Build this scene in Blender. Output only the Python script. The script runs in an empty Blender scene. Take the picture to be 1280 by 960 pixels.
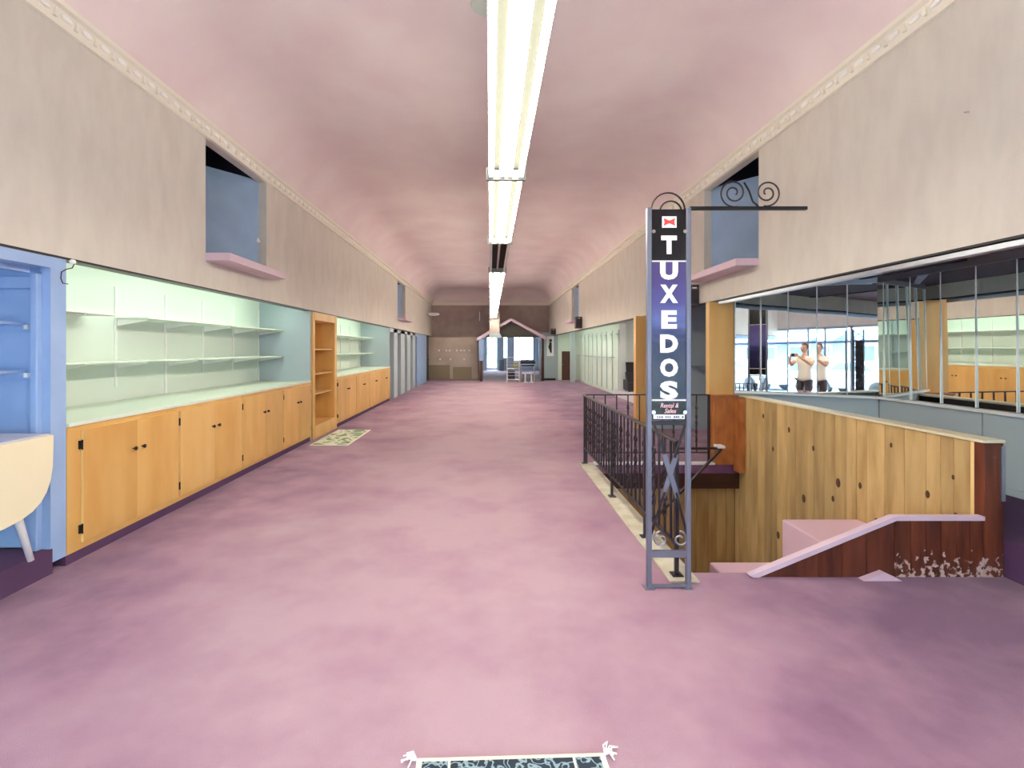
import bpy, bmesh, math, random
from mathutils import Vector, Matrix, Quaternion
random.seed(7)
C = bpy.context.scene.collection
scene = bpy.context.scene
PI = math.pi

# ---------------------------------------------------------------- camera
cam_d = bpy.data.cameras.new('camera'); cam = bpy.data.objects.new('camera', cam_d); C.objects.link(cam)
cam.location = (0, 0, 1.5); cam.rotation_euler = (PI/2, 0, 0)
cam_d.sensor_width = 36; cam_d.lens = 610/1280*36
cam_d.shift_x = (640-613)/1280; cam_d.shift_y = -(480-436)/1280
cam_d.clip_start = .02; cam_d.clip_end = 300
scene.camera = cam
# ---------------------------------------------------------------- world
SKY = 11.5
w = bpy.data.worlds.new('overcast_sky'); scene.world = w; w.use_nodes = True
nt = w.node_tree; bg = nt.nodes['Background']
tc = nt.nodes.new('ShaderNodeTexCoord'); sep = nt.nodes.new('ShaderNodeSeparateXYZ')
rp = nt.nodes.new('ShaderNodeValToRGB')
nt.links.new(tc.outputs['Generated'], sep.inputs[0]); nt.links.new(sep.outputs['Z'], rp.inputs[0])
rp.color_ramp.elements[0].color = (.88, .93, 1, 1); rp.color_ramp.elements[1].color = (.72, .83, 1, 1)
nt.links.new(rp.outputs[0], bg.inputs[0]); bg.inputs[1].default_value = SKY
# ---------------------------------------------------------------- view
scene.view_settings.view_transform = 'Standard'; scene.view_settings.look = 'None'
scene.view_settings.gamma = 1; scene.view_settings.use_curve_mapping = False
scene.view_settings.exposure = 1.18
TUBE = 14.0          # ceiling tubes
DISP = 9.0           # unseen tubes added behind the display fascias

# ---------------------------------------------------------------- helpers
def lin(c):
    return tuple((v/255/12.92 if v/255 <= .04045 else ((v/255+.055)/1.055)**2.4) for v in c) + (1,)
def newmat(name):
    m = bpy.data.materials.new(name); m.use_nodes = True
    return m, m.node_tree, m.node_tree.nodes['Principled BSDF']
def mat(name, col, rough=.6, metal=0, col2=None, scale=4, stretch=(1,1,1), bump=0, bscale=60, rnd=0, spec=.5, detail=4, lo=.35, hi=.65):
    m, t, b = newmat(name)
    b.inputs['Roughness'].default_value = rough; b.inputs['Metallic'].default_value = metal
    b.inputs['Specular IOR Level'].default_value = spec
    b.inputs['Base Color'].default_value = lin(col)
    tc = t.nodes.new('ShaderNodeTexCoord'); mp = t.nodes.new('ShaderNodeMapping'); mp.inputs['Scale'].default_value = stretch
    t.links.new(tc.outputs['Object'], mp.inputs[0])
    src = None
    if col2:
        n = t.nodes.new('ShaderNodeTexNoise'); n.inputs['Scale'].default_value = scale; n.inputs['Detail'].default_value = detail
        if rnd:
            oi = t.nodes.new('ShaderNodeObjectInfo'); ad = t.nodes.new('ShaderNodeVectorMath'); ad.operation = 'ADD'
            ml = t.nodes.new('ShaderNodeMath'); ml.operation = 'MULTIPLY'; ml.inputs[1].default_value = 37
            t.links.new(oi.outputs['Random'], ml.inputs[0]); t.links.new(mp.outputs[0], ad.inputs[0]); t.links.new(ml.outputs[0], ad.inputs[1])
            t.links.new(ad.outputs[0], n.inputs['Vector'])
        else: t.links.new(mp.outputs[0], n.inputs['Vector'])
        r = t.nodes.new('ShaderNodeValToRGB'); r.color_ramp.elements[0].position = lo; r.color_ramp.elements[1].position = hi
        r.color_ramp.elements[0].color = lin(col2); r.color_ramp.elements[1].color = lin(col)
        t.links.new(n.outputs[0], r.inputs[0]); src = r.outputs[0]
    if rnd and src:
        hs = t.nodes.new('ShaderNodeHueSaturation'); mr = t.nodes.new('ShaderNodeMapRange')
        mr.inputs[3].default_value = 1-rnd; mr.inputs[4].default_value = 1+rnd
        t.links.new(oi.outputs['Random'], mr.inputs[0]); t.links.new(mr.outputs[0], hs.inputs['Value']); t.links.new(src, hs.inputs['Color']); src = hs.outputs[0]
    if src: t.links.new(src, b.inputs['Base Color'])
    if bump:
        n2 = t.nodes.new('ShaderNodeTexNoise'); n2.inputs['Scale'].default_value = bscale; n2.inputs['Detail'].default_value = 3
        bp = t.nodes.new('ShaderNodeBump'); bp.inputs['Strength'].default_value = bump; bp.inputs['Distance'].default_value = .01
        t.links.new(mp.outputs[0], n2.inputs['Vector']); t.links.new(n2.outputs[0], bp.inputs['Height']); t.links.new(bp.outputs[0], b.inputs['Normal'])
    return m
def emis(name, col, s):
    m, t, b = newmat(name); b.inputs['Base Color'].default_value = lin(col)
    b.inputs['Emission Color'].default_value = lin(col); b.inputs['Emission Strength'].default_value = s; return m
def glassmat(name, tint=(235,245,245), gloss=.12):
    m, t, b = newmat(name); t.nodes.remove(b)
    tr = t.nodes.new('ShaderNodeBsdfTransparent'); tr.inputs[0].default_value = lin(tint)
    gl = t.nodes.new('ShaderNodeBsdfGlossy'); gl.inputs['Roughness'].default_value = .02
    mx = t.nodes.new('ShaderNodeMixShader'); mx.inputs[0].default_value = gloss
    t.links.new(tr.outputs[0], mx.inputs[1]); t.links.new(gl.outputs[0], mx.inputs[2])
    t.links.new(mx.outputs[0], t.nodes['Material Output'].inputs[0]); return m

def box(bm, x0, x1, y0, y1, z0, z1, mi=0):
    v = [bm.verts.new((x, y, z)) for z in (z0, z1) for y in (y0, y1) for x in (x0, x1)]
    fs = []
    for q in ((0,2,3,1),(4,5,7,6),(0,1,5,4),(2,6,7,3),(0,4,6,2),(1,3,7,5)):
        f = bm.faces.new([v[i] for i in q]); f.material_index = mi; fs.append(f)
    return fs
def prism(bm, pts, axis, a0, a1):
    """extrude a 2-D outline along axis; pts in the two other axes in order"""
    def mk(p, a):
        return {'x': (a, p[0], p[1]), 'y': (p[0], a, p[1]), 'z': (p[0], p[1], a)}[axis]
    A = [bm.verts.new(mk(p, a0)) for p in pts]; Bv = [bm.verts.new(mk(p, a1)) for p in pts]
    n = len(pts)
    bm.faces.new(A); bm.faces.new(Bv[::-1])
    for i in range(n): bm.faces.new((A[i], Bv[i], Bv[(i+1) % n], A[(i+1) % n]))
def tube(bm, pts, r, seg=8, flat=None, cap=True):
    pts = [Vector(p) for p in pts]; n = len(pts); rings = []
    up = Vector((0, 0, 1)); prev = None
    for i, p in enumerate(pts):
        t = (pts[min(i+1, n-1)]-pts[max(i-1, 0)]).normalized()
        if prev is None:
            a = up if abs(t.dot(up)) < .95 else Vector((1, 0, 0)); s = t.cross(a).normalized()
        else: s = (prev - t*prev.dot(t)).normalized()
        prev = s; u = t.cross(s)
        rr = r[i] if isinstance(r, (list, tuple)) else r
        ring = []
        for k in range(seg):
            a = 2*PI*(k+.5)/seg; c, d = math.cos(a)*rr, math.sin(a)*rr
            if flat: d *= flat
            ring.append(bm.verts.new(p + s*c + u*d))
        rings.append(ring)
    for a, b in zip(rings, rings[1:]):
        for k in range(seg): bm.faces.new((a[k], a[(k+1) % seg], b[(k+1) % seg], b[k]))
    if cap: bm.faces.new(rings[0][::-1]); bm.faces.new(rings[-1])
def lathe(bm, prof, c=(0,0,0), axis='z', seg=16):
    rings = []
    for r, h in prof:
        ring = []
        for k in range(seg):
            a = 2*PI*k/seg; p = (r*math.cos(a), r*math.sin(a), h)
            if axis == 'x': p = (p[2], p[0], p[1])
            if axis == 'y': p = (p[0], p[2], p[1])
            ring.append(bm.verts.new((p[0]+c[0], p[1]+c[1], p[2]+c[2])))
        rings.append(ring)
    for a, b in zip(rings, rings[1:]):
        for k in range(seg): bm.faces.new((a[k], a[(k+1) % seg], b[(k+1) % seg], b[k]))
    bm.faces.new(rings[0][::-1]); bm.faces.new(rings[-1])
def BM(): return bmesh.new()
def wloc(o):
    v = Vector((0,0,0))
    while o: v += o.location; o = o.parent
    return v
def obj(name, bm, m, parent=None, smooth=False, bevel=0, label=None, kind=None, local=False):
    bmesh.ops.recalc_face_normals(bm, faces=bm.faces[:])
    if bevel:
        bmesh.ops.bevel(bm, geom=bm.edges[:], offset=bevel, segments=1, affect='EDGES', profile=.5)
    me = bpy.data.meshes.new(name); bm.to_mesh(me); bm.free()
    for x in (m if isinstance(m, (list, tuple)) else [m]): me.materials.append(x)
    if smooth:
        for p in me.polygons: p.use_smooth = True
    o = bpy.data.objects.new(name, me); C.objects.link(o)
    if parent:
        o.parent = parent
        if not local: o.location = -wloc(parent)
    if label: o['label'] = label
    if kind: o['kind'] = kind
    return o
def tag(o, label, cat, group=None, kind=None):
    o['label'] = label; o['category'] = cat
    if group: o['group'] = group
    if kind: o['kind'] = kind
    return o
def thing(name, label, cat, loc=(0,0,0), group=None, kind=None):
    o = bpy.data.objects.new(name, None); C.objects.link(o); o.location = loc; o.empty_display_size = .1
    return tag(o, label, cat, group, kind)
def struct(name, bm, m, label, cat='wall', **k):
    return tag(obj(name, bm, m, **k), label, cat, None, 'structure')
def dup(root, dloc, label=None, group=None):
    def cp(o, par):
        c = o.copy(); C.objects.link(c)
        if par: c.parent = par
        for ch in o.children: cp(ch, c)
        return c
    r = cp(root, None); r.location = root.location + Vector(dloc)
    if label: r['label'] = label
    if group: r['group'] = group
    return r
def recentre(o):
    """put the origin of a one-mesh thing at its base"""
    me = o.data; xs = [v.co for v in me.vertices]
    c = Vector(((min(v.x for v in xs)+max(v.x for v in xs))/2, (min(v.y for v in xs)+max(v.y for v in xs))/2, min(v.z for v in xs)))
    me.transform(Matrix.Translation(-c)); o.location = o.location + c; return o

# ---------------------------------------------------------------- materials
M = {}
M['wall'] = mat('wallcovering_fabric', (220,215,203), .85, col2=(212,206,195), scale=7, stretch=(1,1,.35), bump=.25, bscale=300)
M['wallfar'] = mat('brown_wall_paint', (184,168,160), .85, col2=(172,156,148), scale=3, bump=.1, bscale=200)
M['ceil'] = mat('pink_ceiling_paint', (243,230,227), .8, col2=(236,218,218), scale=1.1, bump=.1, bscale=30)
M['cornice'] = mat('cream_plaster', (242,237,220), .6, bump=.1, bscale=80)
M['beadwhite'] = mat('white_plaster_bead', (255,254,246), .4)
M['birch'] = mat('birch_plywood', (224,180,108), .42, col2=(213,162,88), scale=2.2, stretch=(2,2,.5), rnd=.07)
M['birchedge'] = mat('birch_ply_edge', (240,208,140), .5)
M['pine'] = mat('knotty_pine', (204,174,118), .5, col2=(172,138,84), scale=2.6, stretch=(3,3,.55), rnd=.2, lo=.3, hi=.6)
M['orangewood'] = mat('orange_stained_plywood', (186,116,60), .45, col2=(160,92,44), scale=5, stretch=(2,2,1))
M['redwood'] = mat('dark_stained_planks', (118,58,32), .4, col2=(76,32,20), scale=3, stretch=(4,4,.6), rnd=.12)
M['darkbrown'] = mat('dark_brown_fascia', (66,34,26), .4, col2=(50,25,20), scale=3, stretch=(.5,2,4))
M['mint'] = mat('mint_white_paint', (218,230,216), .55)
M['mintwall'] = mat('mint_wall', (216,226,217), .6)
M['greyblue'] = mat('grey_blue_paint', (176,190,196), .6)
M['blue'] = mat('light_blue_paint', (158,186,226), .5, col2=(150,178,220), scale=3)
M['niche'] = mat('slate_blue_paint', (160,186,216), .6, col2=(148,174,204), scale=3)
M['nichedark'] = mat('dark_void_paint', (72,74,90), .9)
M['pinktrim'] = mat('pale_pink_paint', (214,190,204), .5)
M['black'] = mat('black_metal', (30,28,32), .4, metal=.3)
M['iron'] = mat('wrought_iron', (62,56,62), .42, metal=.6)
M['signframe'] = mat('lilac_grey_steel', (124,126,142), .4, metal=.4)
M['white'] = mat('white_paint', (238,238,236), .45)
M['creamlam'] = mat('cream_laminate', (236,226,194), .35)
M['shadedtop'] = mat('shaded_white_laminate', (196,196,210), .35)  # grey shading of the white table top is put into this colour
M['marble'] = mat('cream_marble_sill', (222,217,198), .25, col2=(196,190,168), scale=6)
M['greymetal'] = mat('brushed_grey_metal', (168,174,186), .3, metal=.8)
M['chrome'] = mat('chrome', (220,220,220), .12, metal=1)
M['tube'] = emis('lit_tube', (255,247,230), TUBE)
M['dtube'] = emis('added_display_tube', (240,255,240), DISP)
M['offtube'] = mat('unlit_tube', (226,226,214), .3)
M['housing'] = mat('fixture_enamel', (54,56,51), .8, spec=.1)
M['endplate'] = mat('fixture_end_enamel', (150,154,146), .5)
M['glass'] = glassmat('shop_glass')
M['seam'] = mat('mirror_seam_channel', (240,246,244), .3)
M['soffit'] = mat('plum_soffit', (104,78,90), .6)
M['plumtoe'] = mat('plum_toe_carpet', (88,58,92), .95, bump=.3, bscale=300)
M['redprint'] = mat('red_print', (222,70,64), .4)
M['whiteprint'] = mat('white_print', (250,250,250), .4)
M['blackprint'] = mat('black_print', (14,12,18), .25)
M['door_brown'] = mat('brown_door_paint', (92,56,46), .5)
M['tan'] = mat('tan_slatwall', (206,192,178), .6, col2=(184,168,150), scale=1.2)
M['skin'] = mat('skin', (214,164,138), .55)
M['shirt'] = mat('cream_striped_cloth', (236,230,214), .8)
M['shorts'] = mat('dark_cloth', (74,68,72), .85)
M['hair'] = mat('brown_hair', (70,50,38), .7, col2=(50,35,28), scale=30)
M['asphalt'] = mat('asphalt', (120,122,126), .9, col2=(105,107,110), scale=5)
M['paving'] = mat('pale_paving', (205,204,198), .9, col2=(190,190,184), scale=4)
M['facade'] = mat('pale_render', (222,220,212), .9)
M['facadeblue'] = mat('blue_render', (130,164,214), .8)
M['greyglass'] = mat('dark_window_glass', (70,84,100), .1)
M['greenmat'] = None
def mirror_mat():
    m, t, b = newmat('mirror_glass'); b.inputs['Metallic'].default_value = 1; b.inputs['Roughness'].default_value = .015
    b.inputs['Base Color'].default_value = (.86,.9,.88,1); return m
M['mirror'] = mirror_mat()
def carpet():
    m, t, b = newmat('plum_pink_carpet'); b.inputs['Roughness'].default_value = .95; b.inputs['Specular IOR Level'].default_value = .2
    b.inputs['Sheen Weight'].default_value = .25
    tc = t.nodes.new('ShaderNodeTexCoord')
    n = t.nodes.new('ShaderNodeTexNoise'); n.inputs['Scale'].default_value = .9; n.inputs['Detail'].default_value = 5; n.inputs['Roughness'].default_value = .6
    n3 = t.nodes.new('ShaderNodeTexNoise'); n3.inputs['Scale'].default_value = 3.2; n3.inputs['Detail'].default_value = 6
    t.links.new(tc.outputs['Object'], n.inputs['Vector']); t.links.new(tc.outputs['Object'], n3.inputs['Vector'])
    # traffic lane wear along the aisle
    sp = t.nodes.new('ShaderNodeSeparateXYZ'); t.links.new(tc.outputs['Object'], sp.inputs[0])
    a = t.nodes.new('ShaderNodeMath'); a.operation = 'ADD'; a.inputs[1].default_value = .35; t.links.new(sp.outputs['X'], a.inputs[0])
    ab = t.nodes.new('ShaderNodeMath'); ab.operation = 'ABSOLUTE'; t.links.new(a.outputs[0], ab.inputs[0])
    mr = t.nodes.new('ShaderNodeMapRange'); mr.interpolation_type = 'SMOOTHSTEP'
    mr.inputs[1].default_value = .3; mr.inputs[2].default_value = 2.9; mr.inputs[3].default_value = .2; mr.inputs[4].default_value = -.38
    t.links.new(ab.outputs[0], mr.inputs[0])
    s1 = t.nodes.new('ShaderNodeMath'); s1.operation = 'MULTIPLY_ADD'; s1.inputs[1].default_value = 1.15
    t.links.new(n.outputs[0], s1.inputs[0]); t.links.new(mr.outputs[0], s1.inputs[2])
    s2 = t.nodes.new('ShaderNodeMath'); s2.operation = 'MULTIPLY_ADD'; s2.inputs[1].default_value = .35
    t.links.new(n3.outputs[0], s2.inputs[0]); t.links.new(s1.outputs[0], s2.inputs[2])
    r = t.nodes.new('ShaderNodeValToRGB'); e = r.color_ramp.elements
    e[0].position = .3; e[0].color = lin((120,78,114)); e[1].position = 1.0; e[1].color = lin((192,160,173))
    q = e.new(.62); q.color = lin((168,126,150))
    t.links.new(s2.outputs[0], r.inputs[0]); t.links.new(r.outputs[0], b.inputs['Base Color'])
    n2 = t.nodes.new('ShaderNodeTexNoise'); n2.inputs['Scale'].default_value = 260; bp = t.nodes.new('ShaderNodeBump'); bp.inputs['Strength'].default_value = .5; bp.inputs['Distance'].default_value = .01
    t.links.new(tc.outputs['Object'], n2.inputs['Vector']); t.links.new(n2.outputs[0], bp.inputs['Height']); t.links.new(bp.outputs[0], b.inputs['Normal'])
    return m
M['carpet'] = carpet()
M['stepcarpet'] = mat('pink_step_carpet', (220,188,204), .95, bump=.3, bscale=260)
def rugmat(name, base, fig, sc):
    m, t, b = newmat(name); b.inputs['Roughness'].default_value = .95
    tc = t.nodes.new('ShaderNodeTexCoord'); v = t.nodes.new('ShaderNodeTexVoronoi'); v.feature = 'DISTANCE_TO_EDGE'; v.inputs['Scale'].default_value = sc
    n = t.nodes.new('ShaderNodeTexNoise'); n.inputs['Scale'].default_value = sc*.8
    mx = t.nodes.new('ShaderNodeMixRGB'); mx.inputs[0].default_value = .25
    t.links.new(tc.outputs['Object'], mx.inputs[1]); t.links.new(tc.outputs['Object'], n.inputs['Vector']); t.links.new(n.outputs['Color'], mx.inputs[2])
    t.links.new(mx.outputs[0], v.inputs['Vector'])
    r = t.nodes.new('ShaderNodeValToRGB'); e = r.color_ramp.elements
    e[0].position = .05 if fig[2] < 200 else .1; e[0].color = lin(fig); e[1].position = .09 if fig[2] < 200 else .16; e[1].color = lin(base)
    t.links.new(v.outputs['Distance'], r.inputs[0]); t.links.new(r.outputs[0], b.inputs['Base Color']); return m
M['rugfield'] = rugmat('navy_patterned_pile', (44,58,72), (150,175,185), 16)
M['greenmat'] = rugmat('green_patterned_pile', (134,164,120), (226,228,206), 6)
def signprint():
    m, t, b = newmat('purple_blue_print'); b.inputs['Roughness'].default_value = .12
    tc = t.nodes.new('ShaderNodeTexCoord'); sp = t.nodes.new('ShaderNodeSeparateXYZ'); t.links.new(tc.outputs['Object'], sp.inputs[0])
    n = t.nodes.new('ShaderNodeTexNoise'); n.inputs['Scale'].default_value = 6
    mp = t.nodes.new('ShaderNodeMapping'); mp.inputs['Scale'].default_value = (.5,.5,2.5); t.links.new(tc.outputs['Object'], mp.inputs[0]); t.links.new(mp.outputs[0], n.inputs['Vector'])
    mr = t.nodes.new('ShaderNodeMapRange'); mr.inputs[1].default_value = 1.18; mr.inputs[2].default_value = 2.05
    t.links.new(sp.outputs['Z'], mr.inputs[0])
    ad = t.nodes.new('ShaderNodeMath'); ad.operation = 'MULTIPLY_ADD'; ad.inputs[1].default_value = .25; t.links.new(n.outputs[0], ad.inputs[0]); t.links.new(mr.outputs[0], ad.inputs[2])
    r = t.nodes.new('ShaderNodeValToRGB'); e = r.color_ramp.elements
    e[0].position = .15; e[0].color = lin((18,22,52)); e[1].position = 1; e[1].color = lin((84,72,128))
    q = e.new(.55); q.color = lin((30,34,80)); q = e.new(.72); q.color = lin((86,88,152))
    t.links.new(ad.outputs[0], r.inputs[0]); t.links.new(r.outputs[0], b.inputs['Base Color']); return m
M['signprint'] = signprint()
def scuffed():
    m = mat('scuffed_dark_planks', (118,58,32), .4, col2=(76,32,20), scale=3, stretch=(4,4,.6), rnd=.12)
    t = m.node_tree; b = t.nodes['Principled BSDF']; src = b.inputs['Base Color'].links[0].from_socket
    tc = t.nodes.new('ShaderNodeTexCoord'); n = t.nodes.new('ShaderNodeTexNoise'); n.inputs['Scale'].default_value = 26; n.inputs['Detail'].default_value = 5
    sp = t.nodes.new('ShaderNodeSeparateXYZ'); t.links.new(tc.outputs['Object'], sp.inputs[0]); t.links.new(tc.outputs['Object'], n.inputs['Vector'])
    mr = t.nodes.new('ShaderNodeMapRange'); mr.inputs[1].default_value = 0; mr.inputs[2].default_value = .22; mr.inputs[3].default_value = .16; mr.inputs[4].default_value = -.1
    t.links.new(sp.outputs['Z'], mr.inputs[0]); ad = t.nodes.new('ShaderNodeMath'); t.links.new(n.outputs[0], ad.inputs[0]); t.links.new(mr.outputs[0], ad.inputs[1])
    r = t.nodes.new('ShaderNodeValToRGB'); r.color_ramp.elements[0].position = .62; r.color_ramp.elements[1].position = .68
    t.links.new(ad.outputs[0], r.inputs[0]); mx = t.nodes.new('ShaderNodeMixRGB'); mx.inputs[2].default_value = lin((206,180,170))
    t.links.new(r.outputs[0], mx.inputs[0]); t.links.new(src, mx.inputs[1]); t.links.new(mx.outputs[0], b.inputs['Base Color']); return m
M['scuffed'] = scuffed()

W = 2.93
# ================================================================= STRUCTURE
# floor with the stairwell hole
b = BM()
box(b, -6, 1.17, -3.2, 34, -.12, 0); box(b, 1.17, 6, -3.2, 3.27, -.12, 0)
box(b, 1.17, 6, 6.35, 34, -.12, 0); box(b, 3.37, 6, 3.27, 6.35, -.12, 0)
struct('floor', b, M['carpet'], 'plum pink worn carpet covering the whole shop floor around the stairwell', 'floor')
# coved ceiling
CY1 = 24.4; CZ = 4.45; R = .8
prof = [(-W-.1, 3.75)] + [(-W+R*(1-math.cos(a)), 3.76+(CZ-3.76)*math.sin(a)) for a in [PI/2*i/10 for i in range(11)]]
prof = prof + [(-x, z) for x, z in prof[::-1]]
b = BM()
rows = []
ends = [(-3.2, 0)] + [(CY1-R, 0)]
V0 = [b.verts.new((x, -3.3, z)) for x, z in prof]; V1 = [b.verts.new((x, CY1-R, z)) for x, z in prof]
for i in range(len(prof)-1): b.faces.new((V0[i], V0[i+1], V1[i+1], V1[i]))
prev = V1
for k in range(1, 9):
    a = PI/2*k/8; yy = CY1-R+R*math.sin(a); f = math.cos(a)
    row = [b.verts.new((x, yy, 3.76+(z-3.76)*f if z > 3.76 else z)) for x, z in prof]
    for i in range(len(prof)-1): b.faces.new((prev[i], prev[i+1], row[i+1], row[i]))
    prev = row
cl = struct('ceiling', b, M['ceil'], 'pale pink coved ceiling running the length of the shop', 'ceiling', smooth=True)
# roof slab above so that no sky leaks in
b = BM(); box(b, -6.2, 6.2, -3.4, 34.2, 4.6, 4.7)
struct('roof_slab', b, M['nichedark'], 'hidden flat roof slab above the coved ceiling', 'roof')

def upper_wall(name, s, niches, label):
    b = BM(); x0, x1 = (s*W, s*(W+.1)); x0, x1 = min(x0, x1), max(x0, x1)
    y = -3.2
    for a, c in niches:
        box(b, x0, x1, y, a, 2.13, 3.8); box(b, x0, x1, a, c, 2.13, 2.44); box(b, x0, x1, a, c, 3.67, 3.8); y = c
    box(b, x0, x1, y, CY1, 2.13, 3.8)
    return struct(name, b, M['wall'], label)
upper_wall('wall_left', -1, [(5.02, 6.38), (15.4, 16.8)], 'grey beige fabric covered upper wall over the left display bays')
upper_wall('wall_right', 1, [(5.33, 6.69), (16.2, 17.6)], 'grey beige fabric covered upper wall over the mirrors and stairwell')
# black strips paint in the shadow line under the upper walls
for s, nm, lb in ((-1, 'shadow_trim_1', 'thin black strip painted as the shadow line under the left upper wall'), (1, 'shadow_trim_2', 'thin black strip painted as the shadow line under the right upper wall')):
    b = BM(); x0, x1 = sorted((s*(W-.006), s*(W+.1))); box(b, x0, x1, -3.1, 23.3, 2.115, 2.13)
    struct(nm, b, M['black'], lb, 'trim')
b = BM(); box(b, W+.01, W+.05, -3, 6.3, 2.07, 2.113)
struct('trim_3', b, M['greymetal'], 'silver metal track along the head of the mirrored bay', 'trim', bevel=.006)
# cornices
for s, nm, lb in ((-1, 'trim_4', 'cream plaster cornice with oval beads on the left wall'), (1, 'trim_5', 'cream plaster cornice with oval beads on the right wall')):
    pr = [(s*W, 3.675), (s*(W-.03), 3.675), (s*(W-.04), 3.70), (s*(W-.03), 3.705), (s*(W-.055), 3.775), (s*(W-.085), 3.785), (s*(W-.09), 3.815), (s*W, 3.83)]
    b = BM(); prism(b, pr, 'y', -3.2, CY1)
    cn = struct(nm, b, M['cornice'], lb, 'cornice')
    bead = BM(); bmesh.ops.create_uvsphere(bead, u_segments=8, v_segments=6, radius=1); bmesh.ops.scale(bead, vec=(.014, .05, .02), verts=bead.verts)
    first = obj('bead', bead, M['beadwhite'], cn, smooth=True); first.location = (s*(W-.048), .35, 3.74)
    leaf = BM(); box(leaf, -.012, .012, -.012, .012, -.03, .03)
    l0 = obj('leaf', leaf, M['cornice'], cn); l0.location = (s*(W-.042), .35+.0825, 3.74)
    y = .35
    while y < 14:
        y += .165
        c = first.copy(); C.objects.link(c); c.location.y = y
        if y < 8:
            c = l0.copy(); C.objects.link(c); c.location.y = y+.0825
    st = BM()
    while y < CY1-.2:
        y += .165; q = bmesh.ops.create_icosphere(st, subdivisions=1, radius=1)['verts']
        bmesh.ops.scale(st, vec=(.014, .05, .02), verts=q); bmesh.ops.translate(st, vec=(s*(W-.048), y, 3.74), verts=q)
    obj('bead_run', st, M['cornice'], cn, kind='stuff')
# back wall (upper), cornice
b = BM(); box(b, -4.95, 5.65, CY1, CY1+.1, 2.1, 4.55); box(b, -4.95, -.35, CY1, CY1+.1, 0, 2.1); box(b, 2.45, 5.65, CY1, CY1+.1, 0, 2.1)
struct('wall_back', b, M['wallfar'], 'brown grey end wall far behind the gabled doorway')
b = BM(); prism(b, [(CY1, 3.67), (CY1-.04, 3.67), (CY1-.09, 3.81), (CY1, 3.82)], 'x', -W, W)
struct('trim_6', b, M['cornice'], 'plain cream cornice across the far end wall', 'cornice')
# front wall over storefront, outer side walls
b = BM(); box(b, -6, 6, -3.3, -3.2, 2.35, 4.6)
struct('wall_front', b, M['wall'], 'plain wall above the shop front glazing behind the viewer')
b = BM()
box(b, -5.0, -4.9, -3.2, 34, -.1, 4.6); struct('wall_outer_left', b, M['nichedark'], 'dark hidden outer wall behind the left display bays')
b = BM()
box(b, 5.6, 5.7, -3.2, 34, -.1, 4.6); struct('wall_outer_right', b, M['nichedark'], 'dark hidden outer wall behind the right bays')

# niches in the upper walls: sill, blue angled panel
def niche(s, y0, y1, near, lab, far):
    def X(x): return s*x
    xs = sorted((X(W-.25), X(W+.02)))
    b = BM(); box(b, xs[0], xs[1], y0, y1+.02, 2.41, 2.49)
    o = tag(obj('window_sill', b, M['pinktrim'], bevel=.004), 'pale pink projecting ledge under the blue upper opening, ' + lab, 'ledge'); recentre(o)
    b = BM()
    pts = [(X(W+.1), y1), (X(W+1.25), y1-1.5), (X(W+1.3), y1-1.42), (X(W+.1), y1+.08)]
    prism(b, pts, 'z', 2.3, 3.70)
    t = struct('wall_niche_' + far, b, M['niche'], 'slate blue angled wall inside the upper opening, ' + lab)
    b = BM(); xs = sorted((X(W+.1), X(W+1.4)))
    box(b, xs[0], xs[1], y0-.9, y0-.85, 2.3, 4.4); box(b, xs[0], xs[1], y1+.1, y1+.15, 2.3, 4.4)
    xs2 = sorted((X(W+1.35), X(W+1.4))); box(b, xs2[0], xs2[1], y0-.9, y1+.1, 2.3, 4.4)
    xs3 = sorted((X(W+.1), X(W+1.4))); box(b, xs3[0], xs3[1], y0-.9, y1+.1, 2.31, 2.33); box(b, xs3[0], xs3[1], y0-.9, y1+.1, 4.4, 4.42)
    struct('wall_void_' + far, b, M['nichedark'], 'dark void behind the upper opening, ' + lab)
niche(-1, 5.02, 6.38, True, 'near end of the left wall', 'left_near')
niche(-1, 15.4, 16.8, False, 'far end of the left wall', 'left_far')
niche(1, 5.33, 6.69, True, 'beside the hanging sign bracket', 'right_near')
niche(1, 16.2, 17.6, False, 'far end of the right wall', 'right_far')
# hardware in left niche
b = BM(); lathe(b, [(.004,.0),(.02,.006),(.026,.02),(.02,.035),(.006,.06),(.002,.075)], (-2.985, 6.27, 2.86), 'z', 10)
recentre(tag(obj('adhesive_hook', b, M['whiteprint'], smooth=True), 'small white teardrop hook on the blue panel of the near left opening', 'hook'))

# ================================================================= LEFT SIDE
# near blue display booth: platform, jamb, header, end wall
b = BM(); box(b, -4.9, -W+.005, -3.2, 3.26, 0, .165)
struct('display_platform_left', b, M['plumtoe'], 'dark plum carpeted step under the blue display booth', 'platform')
b = BM(); box(b, -4.9, -3.0, 3.28, 3.36, .165, 2.3); box(b, -3.0, -W, 3.25, 3.37, .07, 2.115)
struct('wall_booth', b, M['blue'], 'light blue painted end wall and jamb of the near display booth')
b = BM(); box(b, -3.05, -W+.004, -3.2, 3.25, 2.04, 2.113); box(b, -3.07, -3.02, -3.2, 3.2, 2.0, 2.04)
struct('trim_7', b, M['blue'], 'light blue moulded header over the near display booth', 'trim')
b = BM(); box(b, -3.03, -2.985, 3.21, 3.279, .166, 2.0); box(b, -4.88, -3.03, 3.235, 3.28, 1.9, 1.98)
struct('trim_8', b, M['blue'], 'light blue stop moulding around the booth end panel', 'trim', bevel=.004)
b = BM(); box(b, -4.9, -3.05, -3.2, 3.28, 2.26, 2.3); struct('ceiling_booth', b, M['blue'], 'light blue boarded ceiling inside the near display booth', 'ceiling')
b = BM(); box(b, -4.9, -4.6, -3.2, 3.28, .165, 2.26); struct('wall_booth_back', b, M['blue'], 'light blue back wall inside the near display booth')
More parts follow.
